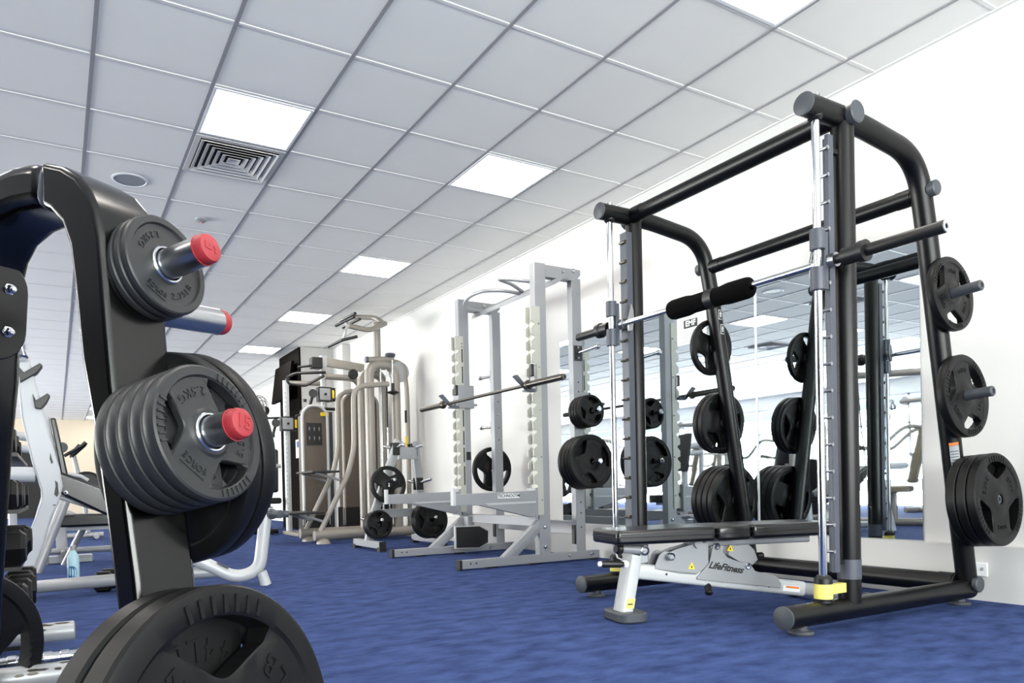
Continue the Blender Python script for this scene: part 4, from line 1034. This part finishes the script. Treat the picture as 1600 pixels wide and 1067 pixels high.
# ------------------------------------------------------------------ cable machine with shrouds
cm = thing('cable_machine', 'dual column cable machine with perforated uprights and taupe weight shrouds', 'exercise machine', (3.3, 10.3, 0))
for x, y, ztop in ((2.99, 10.7, 2.27), (3.40, 10.2, 2.40)):
    c_ = obj('upright', M().tube([(x, y, 0), (x, y, ztop)], 0.045, 18), 'silver_light', cm)
    f = M()
    for k in range(28):
        f.lathe((x - 0.020, y - 0.0405, 0.25 + k * 0.068), (-0.4, -0.9, 0), [(0, 0.007), (0.002, 0.007), (0.002, 0)], 8)
    obj('adjustment_hole', f, 'endcap_grey', c_)
    zc = 1.63 if x < 3.2 else 2.02
    cr = obj('pulley_carriage', M().bb(x - 0.085, x + 0.085, y - 0.075, y + 0.06, zc - 0.09, zc + 0.09), 'silver', cm, bevel=0.012)
    obj('carriage_band', M().bb(x - 0.095, x - 0.086, y - 0.08, y + 0.06, zc - 0.1, zc + 0.1).bb(x + 0.086, x + 0.15, y - 0.08, y + 0.06, zc - 0.095, zc + 0.095).bb(x - 0.09, x + 0.09, y - 0.078, y + 0.06, zc - 0.105, zc - 0.092).bb(x - 0.09, x + 0.09, y - 0.078, y + 0.06, zc + 0.092, zc + 0.105), 'plastic_black', cr)
    obj('carriage_pin', M().cyl((x, y - 0.076, zc), (x, y - 0.1, zc), 0.018), 'plastic_black', cr)
    obj('yellow_tab', M().bb(x + 0.10, x + 0.13, y - 0.083, y - 0.079, zc - 0.06, zc + 0.06), 'yellow_warn', cr)
    obj('pulley_wheel', M().lathe((x - 0.17, y - 0.04, zc + 0.01), (0.3, 1, 0), [(0, 0), (0, 0.06), (0.02, 0.045), (0.04, 0.06), (0.04, 0)], 20).tube([(x - 0.16, y, zc), (x - 0.2, y, zc - 0.14), (x - 0.2, y, zc - 0.2)], 0.022, 8), 'plastic_black', cr)
obj('top_arch', M().tube([(2.99, 10.7, 2.24), (3.5, 10.62, 2.24)], 0.035, 16).tube([(3.40, 10.15, 2.28), (3.93, 10.2, 2.28), (3.99, 10.2, 1.98), (3.99, 10.2, 1.5)], 0.045, 18, fil=0.2), W_, cm)
obj('header_beam', M().sweep([(3.38, 10.2, 2.50), (4.02, 10.2, 2.44)], rrect(0.09, 0.12, 0.01, 2)), W_, cm)
obj('header_post', M().bb(3.355, 3.445, 10.15, 10.25, 2.3, 2.58), 'silver', cm, bevel=0.004)
f = M(); f.box((3.28, 10.15, 2.46), (0.16, 0.14, 0.16)); f.lathe((3.83, 10.1, 2.33), (0, 1, 0), [(0, 0), (0, 0.075), (0.05, 0.075), (0.05, 0)], 22)
f.tube([(3.25, 10.1, 2.42), (3.0, 10.1, 2.38)], 0.018, 8)
obj('pulley_housing', f, 'plastic_black', cm, bevel=0.01)
f = M(); f.tube([(3.40, 10.1, 2.33), (2.95, 10.1, 2.29), (2.83, 10.1, 2.22), (2.86, 10.1, 2.14), (3.10, 10.1, 2.12), (3.38, 10.1, 2.28)], 0.020, 8, fil=0.05)
obj('cable_handle', f, 'plastic_black', cm)
f = M(); f.tube([(3.46, 10.0, 1.93), (3.75, 10.0, 1.91), (4.0, 10.0, 1.90)], 0.024, 10).tube([(3.06, 10.0, 1.80), (3.60, 10.0, 1.79)], 0.022, 10)
f.tube([(2.92, 10.0, 1.68), (3.06, 10.0, 1.72), (3.18, 10.0, 1.60)], 0.016, 8).lathe((3.06, 10.0, 1.88), (0, 0, 1), [(0, 0), (0, 0.025), (0.04, 0.025), (0.04, 0)], 12)
obj('hanging_bar', f, 'plastic_black', cm)
for i, (x0, x1, y, z1) in enumerate(((2.98, 3.34, 9.9, 1.82), (3.46, 3.98, 9.6, 1.98))):
    f = M().prism([(x0, 0.16), (x0, z1 - 0.15), (x0 + 0.04, z1 - 0.05), (x0 + 0.12, z1), (x1 - 0.12, z1), (x1 - 0.04, z1 - 0.05), (x1, z1 - 0.15), (x1, 0.16)], (0, y + 0.1, 0), (1, 0, 0), (0, 0, 1), 0.2)
    sh = obj('shroud', f, 'beige_panel', cm, bevel=0.012)
    obj('shroud_rim', M().tube([(x0, y - 0.01, 0.16), (x0, y - 0.01, z1 - 0.1), (x0 + 0.1, y - 0.01, z1), (x1 - 0.1, y - 0.01, z1), (x1, y - 0.01, z1 - 0.1), (x1, y - 0.01, 0.16)], 0.022, 10, fil=0.1), 'silver_light' if i == 0 else W_, sh)
    obj('kick_panel', M().bb(x0 - 0.02, x1 + 0.02, y - 0.03, y + 0.22, 0, 0.40 if i else 0.3), 'plastic_black', sh, bevel=0.01)
    if i == 0:
        pn = obj('instruction_panel', M().bb(3.04, 3.26, y - 0.008, y, 1.27, 1.58), 'plastic_black', sh)
        f = M()
        for a in range(3):
            for b in range(2):
                cx_, cz = 3.08 + a * 0.07, 1.36 + b * 0.13
                f.bb(cx_ - 0.004, cx_ + 0.004, y - 0.010, y - 0.008, cz - 0.02, cz + 0.035); f.bb(cx_ - 0.015, cx_ + 0.015, y - 0.010, y - 0.008, cz + 0.01, cz + 0.016)
        obj('exercise_figure', f, 'label_grey', pn)
    else:
        pass
obj('yellow_tag', M().bb(3.24, 3.36, 9.880, 9.886, 1.68, 1.73), 'yellow_warn', cm)
f = M().bb(3.36, 3.44, 9.95, 10.1, 0.1, 1.75)
obj('side_post', f, 'endcap_grey', cm, bevel=0.01)
obj('floor_plate', M().bb(2.9, 4.0, 9.95, 10.75, 0, 0.05), 'silver_warm', cm, bevel=0.01)
# black screens and wall pieces by the column
t = thing('wall_screen', 'black flat screen hung high on the black cladding of the column', 'screen', (3.39, 12.25, 2.24))
obj('panel', M().box((3.37, 12.25, 2.46), (0.05, 1.0, 0.62), Matrix.Rotation(R(8), 3, 'Y')), 'screen', t, bevel=0.005)
obj('bracket', M().bb(3.39, 3.475, 12.15, 12.35, 2.39, 2.54), 'plastic_black', t)
t = thing('paper_notice', 'small white notice with blue print low on the black cladding', 'notice', (3.465, 11.9, 1.38))
obj('sheet', M().bb(3.468, 3.475, 11.66, 11.9, 1.18, 1.48), 'label_white', t)
obj('blue_print', M().bb(3.465, 3.468, 11.70, 11.84, 1.35, 1.45), 'blue_ink', t)
fn = thing('wall_fan', 'grey caged wall fan seen side-on beside the black cladding', 'fan', (2.95, 12.2, 1.99))
fx = V((-0.55, -0.25, 0.05)).normalized(); fc = V((2.93, 12.2, 2.0)); fu, fw_ = perp(fx)
f = M()
for r_, d_ in ((0.235, 0.0), (0.215, 0.05), (0.215, -0.05), (0.16, 0.075), (0.16, -0.07), (0.09, 0.09), (0.09, -0.08)):
    f.tube([fc + fx * d_ + (fu * math.cos(2 * PI * k / 32) + fw_ * math.sin(2 * PI * k / 32)) * r_ for k in range(32)], 0.005, 6, closed=True)
for k in range(40):
    e = fu * math.cos(2 * PI * k / 40) + fw_ * math.sin(2 * PI * k / 40)
    f.tube([fc + fx * 0.092 + e * 0.04, fc + fx * 0.075 + e * 0.16, fc + e * 0.235, fc - fx * 0.07 + e * 0.16, fc - fx * 0.085 + e * 0.04], 0.0025, 4)
obj('cage', f, 'plastic_black', fn)
f = M()
for k in range(3):
    e = fu * math.cos(2 * PI * k / 3) + fw_ * math.sin(2 * PI * k / 3); e2 = fx.cross(e)
    f.prism([(0.02, -0.02), (0.12, -0.075), (0.19, -0.05), (0.19, 0.05), (0.12, 0.06), (0.02, 0.02)], fc, e, (e2 + fx * 0.35), 0.004)
obj('blade', f, 'label_grey', fn)
obj('motor', M().lathe(fc - fx * 0.02, -fx, [(0, 0), (0, 0.05), (0.10, 0.075), (0.17, 0.07), (0.19, 0.04), (0.19, 0)], 20), 'plastic_black', fn)
obj('mount', M().tube([fc - fx * 0.12, fc + V((0.16, 0.0, -0.14)), fc + V((0.55, 0, -0.12))], 0.02, 10), 'plastic_black', fn)

# black seated machine standing in the back
bm = thing('leg_machine', 'black padded seated machine standing beyond the curved white tube of the bench', 'exercise machine', (2.8, 11.0, 0))
obj('back_pad', M().box((2.81, 11.08, 0.95), (0.28, 0.09, 0.66), Matrix.Rotation(R(4), 3, 'X')), 'vinyl', bm, bevel=0.04, seg=3)
obj('seat_pad', M().box((2.72, 10.85, 0.50), (0.34, 0.34, 0.09)), 'vinyl', bm, bevel=0.03, seg=3)
f = M(); f.tube([(2.81, 11.15, 0.05), (2.81, 11.15, 1.3)], 0.03).tube([(2.74, 10.7, 0.04), (2.74, 11.2, 0.04)], 0.035).tube([(2.74, 10.9, 0.05), (2.74, 10.9, 0.46)], 0.035).tube([(2.5, 11.0, 0.04), (2.9, 11.0, 0.04)], 0.035)
obj('frame', f, 'black_tube', bm)
f = M(); f.tube([(2.5, 10.75, 1.01), (2.90, 10.75, 1.01)], 0.03).tube([(2.5, 10.75, 1.01), (2.5, 11.1, 1.01), (2.8, 11.14, 1.01)], 0.02, fil=0.08)
obj('thigh_bar', f, 'label_grey', bm)

# ------------------------------------------------------------------ benches and stands at the left
ib = thing('olympic_bench', 'white scuffed bench press frame with hooks, seen through the arch of the arched black tree', 'bench', (0.1, 5.1, 0))
f = M().sweep(fillet([(-0.155, 5.0, 1.47), (-0.075, 5.0, 1.03), (-0.03, 5.0, 0.74), (-0.175, 5.0, 0.03)], [0.05, 0.22], 8), rrect(0.06, 0.13, 0.012, 3), up=(1, 0, 0)) if False else M().prism(
    [(-0.185, 1.50), (-0.125, 1.50), (-0.075, 1.27), (-0.020, 1.00), (0.028, 0.80), (0.040, 0.70), (0.018, 0.60), (-0.020, 0.52), (-0.062, 0.37), (-0.131, 0.18), (-0.185, 0.0), (-0.30, 0.0), (-0.235, 0.18), (-0.165, 0.37), (-0.105, 0.52), (-0.073, 0.62), (-0.074, 0.68), (-0.115, 0.84), (-0.160, 1.10)], (0, 5.0, 0), (1, 0, 0), (0, 0, 1), 0.07)
up_ = obj('upright', f, 'white_paint', ib, bevel=0.012, seg=3)
obj('far_upright', M().prism([(-0.185, 1.50), (-0.125, 1.50), (-0.075, 1.27), (0.028, 0.80), (0.040, 0.70), (0.018, 0.60), (-0.062, 0.37), (-0.185, 0.0), (-0.30, 0.0), (-0.165, 0.37), (-0.078, 0.68), (-0.160, 1.10)], (0, 6.1, 0), (1, 0, 0), (0, 0, 1), 0.07), 'white_paint', ib, bevel=0.012)
f = M()
for pts in ([(-0.02, 0.90), (-0.012, 0.86), (-0.006, 0.84), (-0.016, 0.83), (-0.024, 0.86)], [(0.0, 0.735), (0.014, 0.72), (0.018, 0.655), (0.008, 0.635), (-0.006, 0.65), (0.002, 0.70)], [(-0.014, 0.59), (0.0, 0.592), (0.0, 0.586), (-0.014, 0.584)]):
    f.prism(pts, (0, 4.9645, 0), (1, 0, 0), (0, 0, 1), 0.0014)
obj('paint_chip', f, 'plastic_black', up_)
f = M(); f.prism([(-0.17, 1.40), (-0.14, 1.36), (-0.06, 1.42), (-0.045, 1.405), (-0.075, 1.36), (-0.16, 1.30)], (0, 4.98, 0), (1, 0, 0), (0, 0, 1), 0.09)
f.prism([(-0.10, 1.24), (-0.085, 1.20), (-0.025, 1.245), (-0.012, 1.23), (-0.03, 1.19), (-0.06, 1.15), (-0.09, 1.155)], (0, 4.98, 0), (1, 0, 0), (0, 0, 1), 0.09)
obj('bar_hook', f, 'plastic_black', up_, bevel=0.004)
obj('hook_roller', M().lathe((-0.155, 4.9, 1.43), (0, 0.2, 1), [(0, 0), (0, 0.035), (0.012, 0.042), (0.03, 0.036), (0.06, 0.022), (0.12, 0.02), (0.12, 0)], 20), 'chrome', up_)
obj('cross_tube', M().tube([(-0.6, 5.03, 0.785), (-0.1, 5.03, 0.77)], 0.045, 18), 'white_paint', ib)
f = M().prism([(-0.045, 0.695), (-0.045, 0.745), (-0.015, 0.785), (0.03, 0.79), (0.80, 0.45), (0.80, 0.36), (0.52, 0.46), (0.27, 0.515), (0.05, 0.64)], (0, 5.25, 0), (1, 0, 0), (0, 0, 1), 0.28)
pp_ = obj('inclined_pad', f, 'vinyl', ib, bevel=0.015, seg=3)
obj('pad_piping', M().tube([(-0.03, 5.108, 0.72), (0.03, 5.108, 0.765), (0.80, 5.108, 0.43)], 0.003, 6), 'label_grey', pp_)
obj('pad_bolt', M().lathe((0.055, 5.112, 0.66), (0, -1, 0), [(0, 0.012), (0.004, 0.012), (0.005, 0.006), (0.002, 0.005), (0.002, 0)], 14), 'steel', pp_)
obj('pad_rail', M().sweep([(-0.02, 5.2, 0.65), (0.80, 5.2, 0.335)], rrect(0.05, 0.03, 0.004, 2)), 'silver_blue', ib)
obj('base_bar', M().tube([(-0.42, 5.40, 0.06), (0.70, 5.20, 0.10), (0.93, 5.14, 0.105)], 0.04, 18), 'silver', ib)
f = M().tube([(0.55, 5.2, 0.33), (0.80, 5.14, 0.20), (1.05, 5.10, 0.055), (1.20, 5.06, 0.10), (1.258, 5.05, 0.53)], 0.043, 22, fil=[0.1, 0.14, 0.16], k=8)
lt = obj('front_tube', f, 'silver_light', ib)
obj('front_foot', M().lathe((1.235, 5.03, 0), (-0.3, 0, 1), [(0, 0), (0, 0.038), (0.10, 0.034)], 18), 'silver_light', ib)
obj('tube_cap', M().lathe((1.258, 5.05, 0.528), (0, 0, 1), [(0, 0.0435), (0.006, 0.042), (0.007, 0)], 22), 'plastic_black', lt)
obj('hook_lug', M().lathe((1.28, 5.02, 0.485), (0.25, -1, 0), [(0, 0), (0, 0.036), (0.02, 0.036), (0.025, 0.028), (0.13, 0.028), (0.135, 0)], 20), 'endcap_grey', ib)
obj('roller_bar', M().tube([(1.30, 5.03, 0.485), (1.40, 5.03, 0.48)], 0.024, 14).tube([(1.22, 5.06, 0.49), (1.12, 5.1, 0.49)], 0.03, 14), 'endcap_grey', ib)
obj('rubber_strip', M().sweep([(0.93, 5.09, 0.172), (1.0, 5.075, 0.13)], rrect(0.03, 0.006, 0.002, 2)), 'endcap_grey', lt)

fb = thing('flat_bench', 'low flat bench with black pad and silver tube legs behind the white bench press frame', 'bench', (0.2, 7.5, 0))
obj('pad', M().bb(0.02, 1.15, 7.3, 7.6, 0.365, 0.475), 'vinyl', fb, bevel=0.02, seg=3)
f = M().tube([(0.078, 7.2, 0.62), (-0.155, 7.1, 0.0)], 0.042, 16).tube([(0.23, 7.6, 0.37), (0.055, 7.75, 0.0)], 0.03, 14)
obj('leg', f, 'silver', fb)
obj('leg', M().tube([(1.0, 7.4, 0.36), (1.1, 7.4, 0.0)], 0.03, 14), 'silver', fb)
obj('under_rail', M().bb(0.08, 1.1, 7.42, 7.50, 0.33, 0.365), 'silver', fb)
obj('floor_tube', M().tube([(-0.10, 7.9, 0.12), (1.1, 7.9, 0.12)], 0.03, 14).tube([(0.05, 7.8, 0.1), (0.05, 7.9, 0.12)], 0.02, 8).tube([(-0.1, 7.9, 0.12), (-0.1, 7.9, 0.0)], 0.03, 10).tube([(1.1, 7.9, 0.12), (1.1, 7.9, 0.0)], 0.03, 10), 'silver_blue', fb)
pc = thing('preacher_bench', 'white upright post with a slim black back pad, left of the cream far wall', 'bench', (0.0, 8.0, 0))
obj('post', M().prism([(-0.095, 1.39), (-0.03, 1.395), (0.055, 0.80), (0.10, 0.03), (0.0, 0.03), (-0.03, 0.80)], (0, 8.0, 0), (1, 0, 0), (0, 0, 1), 0.08), 'white_paint', pc, bevel=0.01)
obj('back_pad', M().prism([(-0.03, 1.375), (0.022, 1.375), (0.115, 0.80), (0.055, 0.80)], (0, 8.0, 0), (1, 0, 0), (0, 0, 1), 0.26), 'vinyl', pc, bevel=0.015)
f = M().tube([(-0.35, 8.0, 1.22), (-0.08, 8.0, 1.18)], 0.04).tube([(-0.35, 8.0, 1.10), (-0.07, 8.0, 1.07)], 0.035).tube([(-0.35, 8.0, 1.22), (-0.35, 8.0, 0.0)], 0.035)
obj('side_arm', f, 'white_paint', pc)
obj('base', M().bb(-0.4, 0.3, 7.93, 8.07, 0, 0.07), 'white_paint', pc, bevel=0.01)
# exercise bike in the distance
eb = thing('exercise_bike', 'black exercise bike with angled handlebars in front of the far cream wall', 'exercise bike', (0.3, 12.0, 0))
f = M().tube([(0.24, 12, 1.22), (0.36, 12, 0.60), (0.40, 12, 0.1)], 0.035).tube([(-0.2, 12, 0.98), (-0.05, 12, 0.5), (0.25, 12, 0.35)], 0.035).tube([(-0.35, 12, 0.06), (0.6, 12, 0.06)], 0.04).tube([(0.5, 11.75, 0.05), (0.5, 12.25, 0.05)], 0.035).tube([(-0.3, 11.75, 0.05), (-0.3, 12.25, 0.05)], 0.035)
obj('frame', f, 'silver', eb)
obj('flywheel_cover', M().lathe((0.40, 11.93, 0.75), (0, 1, 0), [(0, 0), (0, 0.20), (0.03, 0.24), (0.11, 0.24), (0.14, 0.20), (0.14, 0)], 30), 'plastic_black', eb)
obj('saddle', M().prism([(-0.36, 1.02), (-0.10, 1.0), (0.02, 0.97), (0.0, 0.94), (-0.34, 0.95)], (0, 12, 0), (1, 0, 0), (0, 0, 1), 0.2), 'vinyl', eb, bevel=0.02)
f = M().tube([(0.22, 11.8, 1.22), (0.40, 11.78, 1.40)], 0.03).tube([(0.22, 12.2, 1.22), (0.40, 12.2, 1.40)], 0.03).tube([(0.12, 11.7, 1.20), (0.36, 11.7, 1.36)], 0.022).tube([(0.22, 11.8, 1.22), (0.22, 12.2, 1.22)], 0.028)
obj('handlebar', f, 'plastic_black', eb)
obj('console', M().box((0.27, 12, 1.30), (0.06, 0.22, 0.18), Matrix.Rotation(R(40), 3, 'Y')), 'plastic_black', eb, bevel=0.01)
obj('grip_end', M().lathe((0.10, 11.75, 1.32), (0, -1, 0), [(0, 0), (0, 0.07), (0.10, 0.07), (0.10, 0.045), (0.105, 0)], 20), 'endcap_grey', eb)
obj('pedal', M().tube([(0.16, 11.9, 0.96), (0.33, 11.9, 0.92), (0.42, 11.9, 0.86)], 0.025), 'silver_light', eb)

# water bottle and small things on the carpet
bt = thing('water_bottle', 'pale blue metal water bottle standing on the carpet behind the bench base bar', 'bottle', (0.10, 6.02, 0))
obj('body', M().lathe((0.10, 6.02, 0), (0, 0, 1), [(0, 0), (0, 0.037), (0.004, 0.040), (0.17, 0.040), (0.20, 0.036), (0.235, 0.020), (0.25, 0.016), (0.25, 0)], 32), 'bottle_blue', bt)
f = M(); a0 = R(250)
rows = []
for i in range(9):
    z = 0.045 + i * 0.011; hw = 0.75 * math.sqrt(max(0.02, 1 - ((i - 4) / 4.4) ** 2))
    rows.append([(0.10 + 0.0405 * math.cos(a0 + R(70) * t * hw / 1.0), 6.02 + 0.0405 * math.sin(a0 + R(70) * t * hw / 1.0), z) for t in (-1, -.5, 0, .5, 1)])
vs = [p for r_ in rows for p in r_]
f.add(vs, [(i * 5 + j, i * 5 + j + 1, i * 5 + j + 6, i * 5 + j + 5) for i in range(8) for j in range(4)])
obj('print', f, 'bottle_dark', bt)
obj('cap', M().lathe((0.10, 6.02, 0.245), (0, 0, 1), [(0, 0.019), (0.03, 0.019), (0.035, 0.015), (0.04, 0)], 20), 'silver', bt)
single('foam_roll', M().lathe((0.18, 5.86, 0.02), (1, 0.2, 0), [(0, 0), (0, 0.012), (0.005, 0.018), (0.065, 0.018), (0.07, 0.012), (0.07, 0)], 14), 'label_white', 'small white capsule-shaped roll lying on the carpet by the blue bottle', 'roll', (0.21, 5.86, 0))
single('drink_lid', M().lathe((0.10, 5.85, 0.0), (0, 0, 1), [(0, 0), (0, 0.035), (0.014, 0.035), (0.018, 0.03), (0.018, 0)], 20), 'bottle_dark', 'flat blue lid lying on the carpet in front of the pale bottle', 'lid', (0.10, 5.85, 0))

# hexagonal dumbbells
def hexd(C, ax, rad, L, hl, hd=0.03):
    ax = V(ax).normalized(); C = V(C); f = M()
    return f, ax
def dumbbell(C, ax, rad, hl, gap, label, group, rot=0.0):
    ax = V(ax).normalized(); C = V(C)
    root = thing('hex_dumbbell', label, 'dumbbell', C - V((0, 0, rad * 0.87)), group)
    for s_ in (-1, 1):
        f = M().lathe(C + ax * s_ * gap / 2, ax * s_, [(0, 0), (0, rad * 0.8), (0.012, rad), (hl - 0.012, rad), (hl, rad * 0.8), (hl, 0)], 6)
        obj('head', f, 'rubber', root, ang=20)
    obj('handle', M().lathe(C - ax * gap / 2, ax, [(0, 0.014), (gap * 0.25, 0.0155), (gap * 0.5, 0.0175), (gap * 0.75, 0.0155), (gap, 0.014)], 16), 'chrome', root)
    return root
dr = thing('dumbbell_rack', 'dark rack of hexagonal dumbbells just behind the arched black plate tree', 'dumbbell rack', (-0.30, 3.1, 0))
f = M()
for y in (2.72, 3.62): f.sweep([(-0.42, y, 0.02), (-0.30, y, 0.92)], rrect(0.06, 0.04, 0.004, 2), up=(0, 1, 0)); f.bb(-0.5, -0.08, y - 0.03, y + 0.03, 0, 0.04)
obj('side_frame', f, 'black_tube', dr)
tz = [0.24, 0.42, 0.60, 0.78]
for k, z in enumerate(tz): obj('shelf', M().bb(-0.40, -0.10, 2.70, 3.64, z - 0.012, z), 'black_tube', dr)
for k, z in enumerate(tz):
    r_ = 0.066 - 0.005 * k
    for j in range(5):
        nm_ = ['nearest', 'second', 'third', 'fourth', 'farthest'][j]
        dumbbell((-0.235 + 0.004 * ((j * 7 + k * 3) % 5) - 0.012 * k, 2.82 + j * 0.165, z + r_ * 0.87), (1, 0.04 * ((j % 3) - 1), 0), r_, 0.09, 0.115,
                 nm_ + ' black hex dumbbell on the ' + ['lowest', 'second', 'third', 'top'][k] + ' shelf of the left rack', 'hex dumbbells on the left rack')
dumbbell((0.285, 5.50, 0.066), (0.25, 1, 0), 0.076, 0.07, 0.12, 'lone black hex dumbbell on the carpet touching the bench base bar', 'hex dumbbells on the left rack')
# low bar holder at the lower left with chromed sleeves
bh = thing('barbell_stand', 'low black stand at the lower left holding worn silver barbell ends', 'barbell rack', (-0.45, 2.1, 0))
f = M().bb(-0.62, -0.42, 1.55, 2.35, 0, 0.05)
for y in (1.72, 1.95, 2.20): f.bb(-0.56, -0.50, y - 0.03, y + 0.03, 0.05, 0.34 if y != 1.95 else 0.32)
obj('frame', f, 'black_tube', bh, bevel=0.004)
def worn(y, z, x1, L, label):
    t = thing('loading_sleeve', label, 'barbell', (x1 - L, y, z), 'worn silver barbell ends at the lower left')
    sl = obj('sleeve', M().lathe((x1, y, z), (-1, 0, 0), [(0, 0), (0, 0.018), (0.003, 0.0245), (L, 0.0245), (L, 0)], 36), 'silver', t)
    f = M(); random.seed(int(y * 100))
    for k in range(7):
        a0 = R(200 + random.random() * 70); x_ = x1 - 0.01 - random.random() * 0.11; w_ = 0.006 + random.random() * 0.016; n = 6; vs = []
        for q in range(n):
            an = 2 * PI * q / n; aa = a0 + math.sin(an) * (0.10 + 0.08 * random.random()); vs.append((x_ + math.cos(an) * w_, y + 0.0249 * math.cos(aa), z - 0.0249 * math.sin(aa)))
        f.add(vs, [tuple(range(n))])
    obj('scuff_mark', f, 'dark_steel', sl)
worn(2.10, 0.300, 0.035, 0.55, 'upper worn silver barbell end pointing right at the lower left corner')
worn(1.76, 0.268, 0.022, 0.55, 'lower worn silver barbell end cut by the bottom left edge')
t = thing('curl_bar', 'slim chrome bar with ringed end between the two worn silver barbell ends', 'barbell', (-0.3, 1.95, 0.26))
pr_ = [(0, 0), (0, 0.013)]
for k in range(8): pr_ += [(0.015 + k * 0.035, 0.014), (0.03 + k * 0.035, 0.014), (0.031 + k * 0.035, 0.0165), (0.048 + k * 0.035, 0.0165)]
pr_ += [(0.56, 0.012), (0.56, 0)]
obj('bar', M().lathe((0.085, 1.95, 0.265), (-1, 0, 0), pr_, 24), 'chrome', t)

# ------------------------------------------------------------------ machines in the other half of the room (seen in the mirror)
def strength_machine(x, y, rz, label, name='strength_machine', pad_m='vinyl_tan', arch=True):
    t = thing(name, label, 'exercise machine', (x, y, 0), 'machines on the window side', rotz=R(rz))
    S = 'silver_warm'
    if arch: obj('arch_tube', M().tube([(-0.05, -0.35, 0.05), (-0.05, -0.35, 1.95), (1.25, -0.35, 2.0)], 0.045, 16, fil=0.22, k=7), S, t)
    else: obj('tower', M().tube([(-0.05, -0.35, 0.05), (-0.05, -0.35, 1.6), (-0.05, 0.35, 1.6), (-0.05, 0.35, 0.05)], 0.045, 16, fil=0.18, k=7), S, t)
    obj('weight_stack', M().bb(-0.22, -0.06, -0.18, 0.18, 0.1, 0.95), 'plastic_black', t, bevel=0.005)
    f = M()
    for q in (-0.1, 0.1): f.cyl((-0.14, q, 0.1), (-0.14, q, 1.6), 0.010, n=8)
    obj('guide_rod', f, 'chrome', t)
    obj('base', M().tube([(-0.3, 0, 0.05), (1.3, 0, 0.05)], 0.05, 14).tube([(-0.3, -0.4, 0.05), (-0.3, 0.4, 0.05)], 0.05, 14).tube([(1.25, -0.3, 0.05), (1.25, 0.3, 0.05)], 0.05, 14), S, t)
    obj('seat_pad', M().box((0.75, 0, 0.48), (0.42, 0.36, 0.09)), pad_m, t, bevel=0.03, seg=3)
    obj('back_pad', M().box((0.46, 0, 0.92), (0.09, 0.32, 0.72), Matrix.Rotation(R(-12), 3, 'Y')), pad_m, t, bevel=0.03, seg=3)
    obj('seat_post', M().tube([(0.75, 0, 0.05), (0.75, 0, 0.44)], 0.045, 12).tube([(0.30, 0, 0.05), (0.36, 0, 0.9)], 0.045, 12), S, t)
    obj('arm', M().tube([(0.2, -0.33, 1.25), (0.55, -0.36, 1.30), (0.85, -0.36, 1.0), (1.1, -0.30, 1.05)], 0.028, 12, fil=0.12).tube([(0.2, 0.33, 1.25), (0.55, 0.36, 1.30), (0.85, 0.36, 1.0), (1.1, 0.30, 1.05)], 0.028, 12, fil=0.12), S, t)
    f = M().cyl((1.02, -0.32, 1.03), (1.16, -0.28, 1.06), 0.034, n=12).cyl((1.02, 0.32, 1.03), (1.16, 0.28, 1.06), 0.034, n=12)
    obj('hand_grip', f, 'plastic_black', t)
    obj('pulley', M().lathe((1.15 if arch else -0.05, -0.38, 2.0 if arch else 1.66), (0, 1, 0), [(0, 0), (0, 0.08), (0.06, 0.08), (0.06, 0)], 22), 'silver_light', t)
    obj('cable', M().tube([(1.1 if arch else -0.05, -0.35, 1.95 if arch else 1.6), (1.0 if arch else -0.1, -0.35, 0.7)], 0.012, 8), 'plastic_black', t)
    return t
strength_machine(-1.6, 4.9, 70, 'warm grey press machine with arched tube and tan pads, reflected beside the smith machine')
strength_machine(-1.9, 7.3, 95, 'black padded press machine reflected between the two smith machine frames', pad_m='vinyl', arch=False)
strength_machine(-2.6, 9.6, 60, 'tan padded row machine farther along the window side of the room', arch=False)
strength_machine(-4.8, 6.2, 110, 'black padded arch machine standing deeper on the window side', pad_m='vinyl')
strength_machine(-5.2, 11.5, 80, 'tan padded arch machine standing by the windows')
strength_machine(-2.2, 12.6, 85, 'black padded machine near the open barbell rack on the window side', pad_m='vinyl', arch=False)
# open barbell rack with rails
br2 = thing('barbell_rack', 'low silver barbell rack with long horizontal rails, reflected beside the grey rack', 'barbell rack', (-1.6, 14.5, 0))
for z in (0.35, 0.55, 0.75, 0.95): obj('rail', M().tube([(-1.5, 13.4, z), (-1.5, 15.8, z)], 0.022, 10), 'silver', br2)
for y in (13.5, 15.7): obj('side_frame', M().tube([(-1.5, y, 0), (-1.5, y, 1.05)], 0.03, 10).tube([(-1.8, y, 0.03), (-1.2, y, 0.03)], 0.03, 10), 'silver', br2)
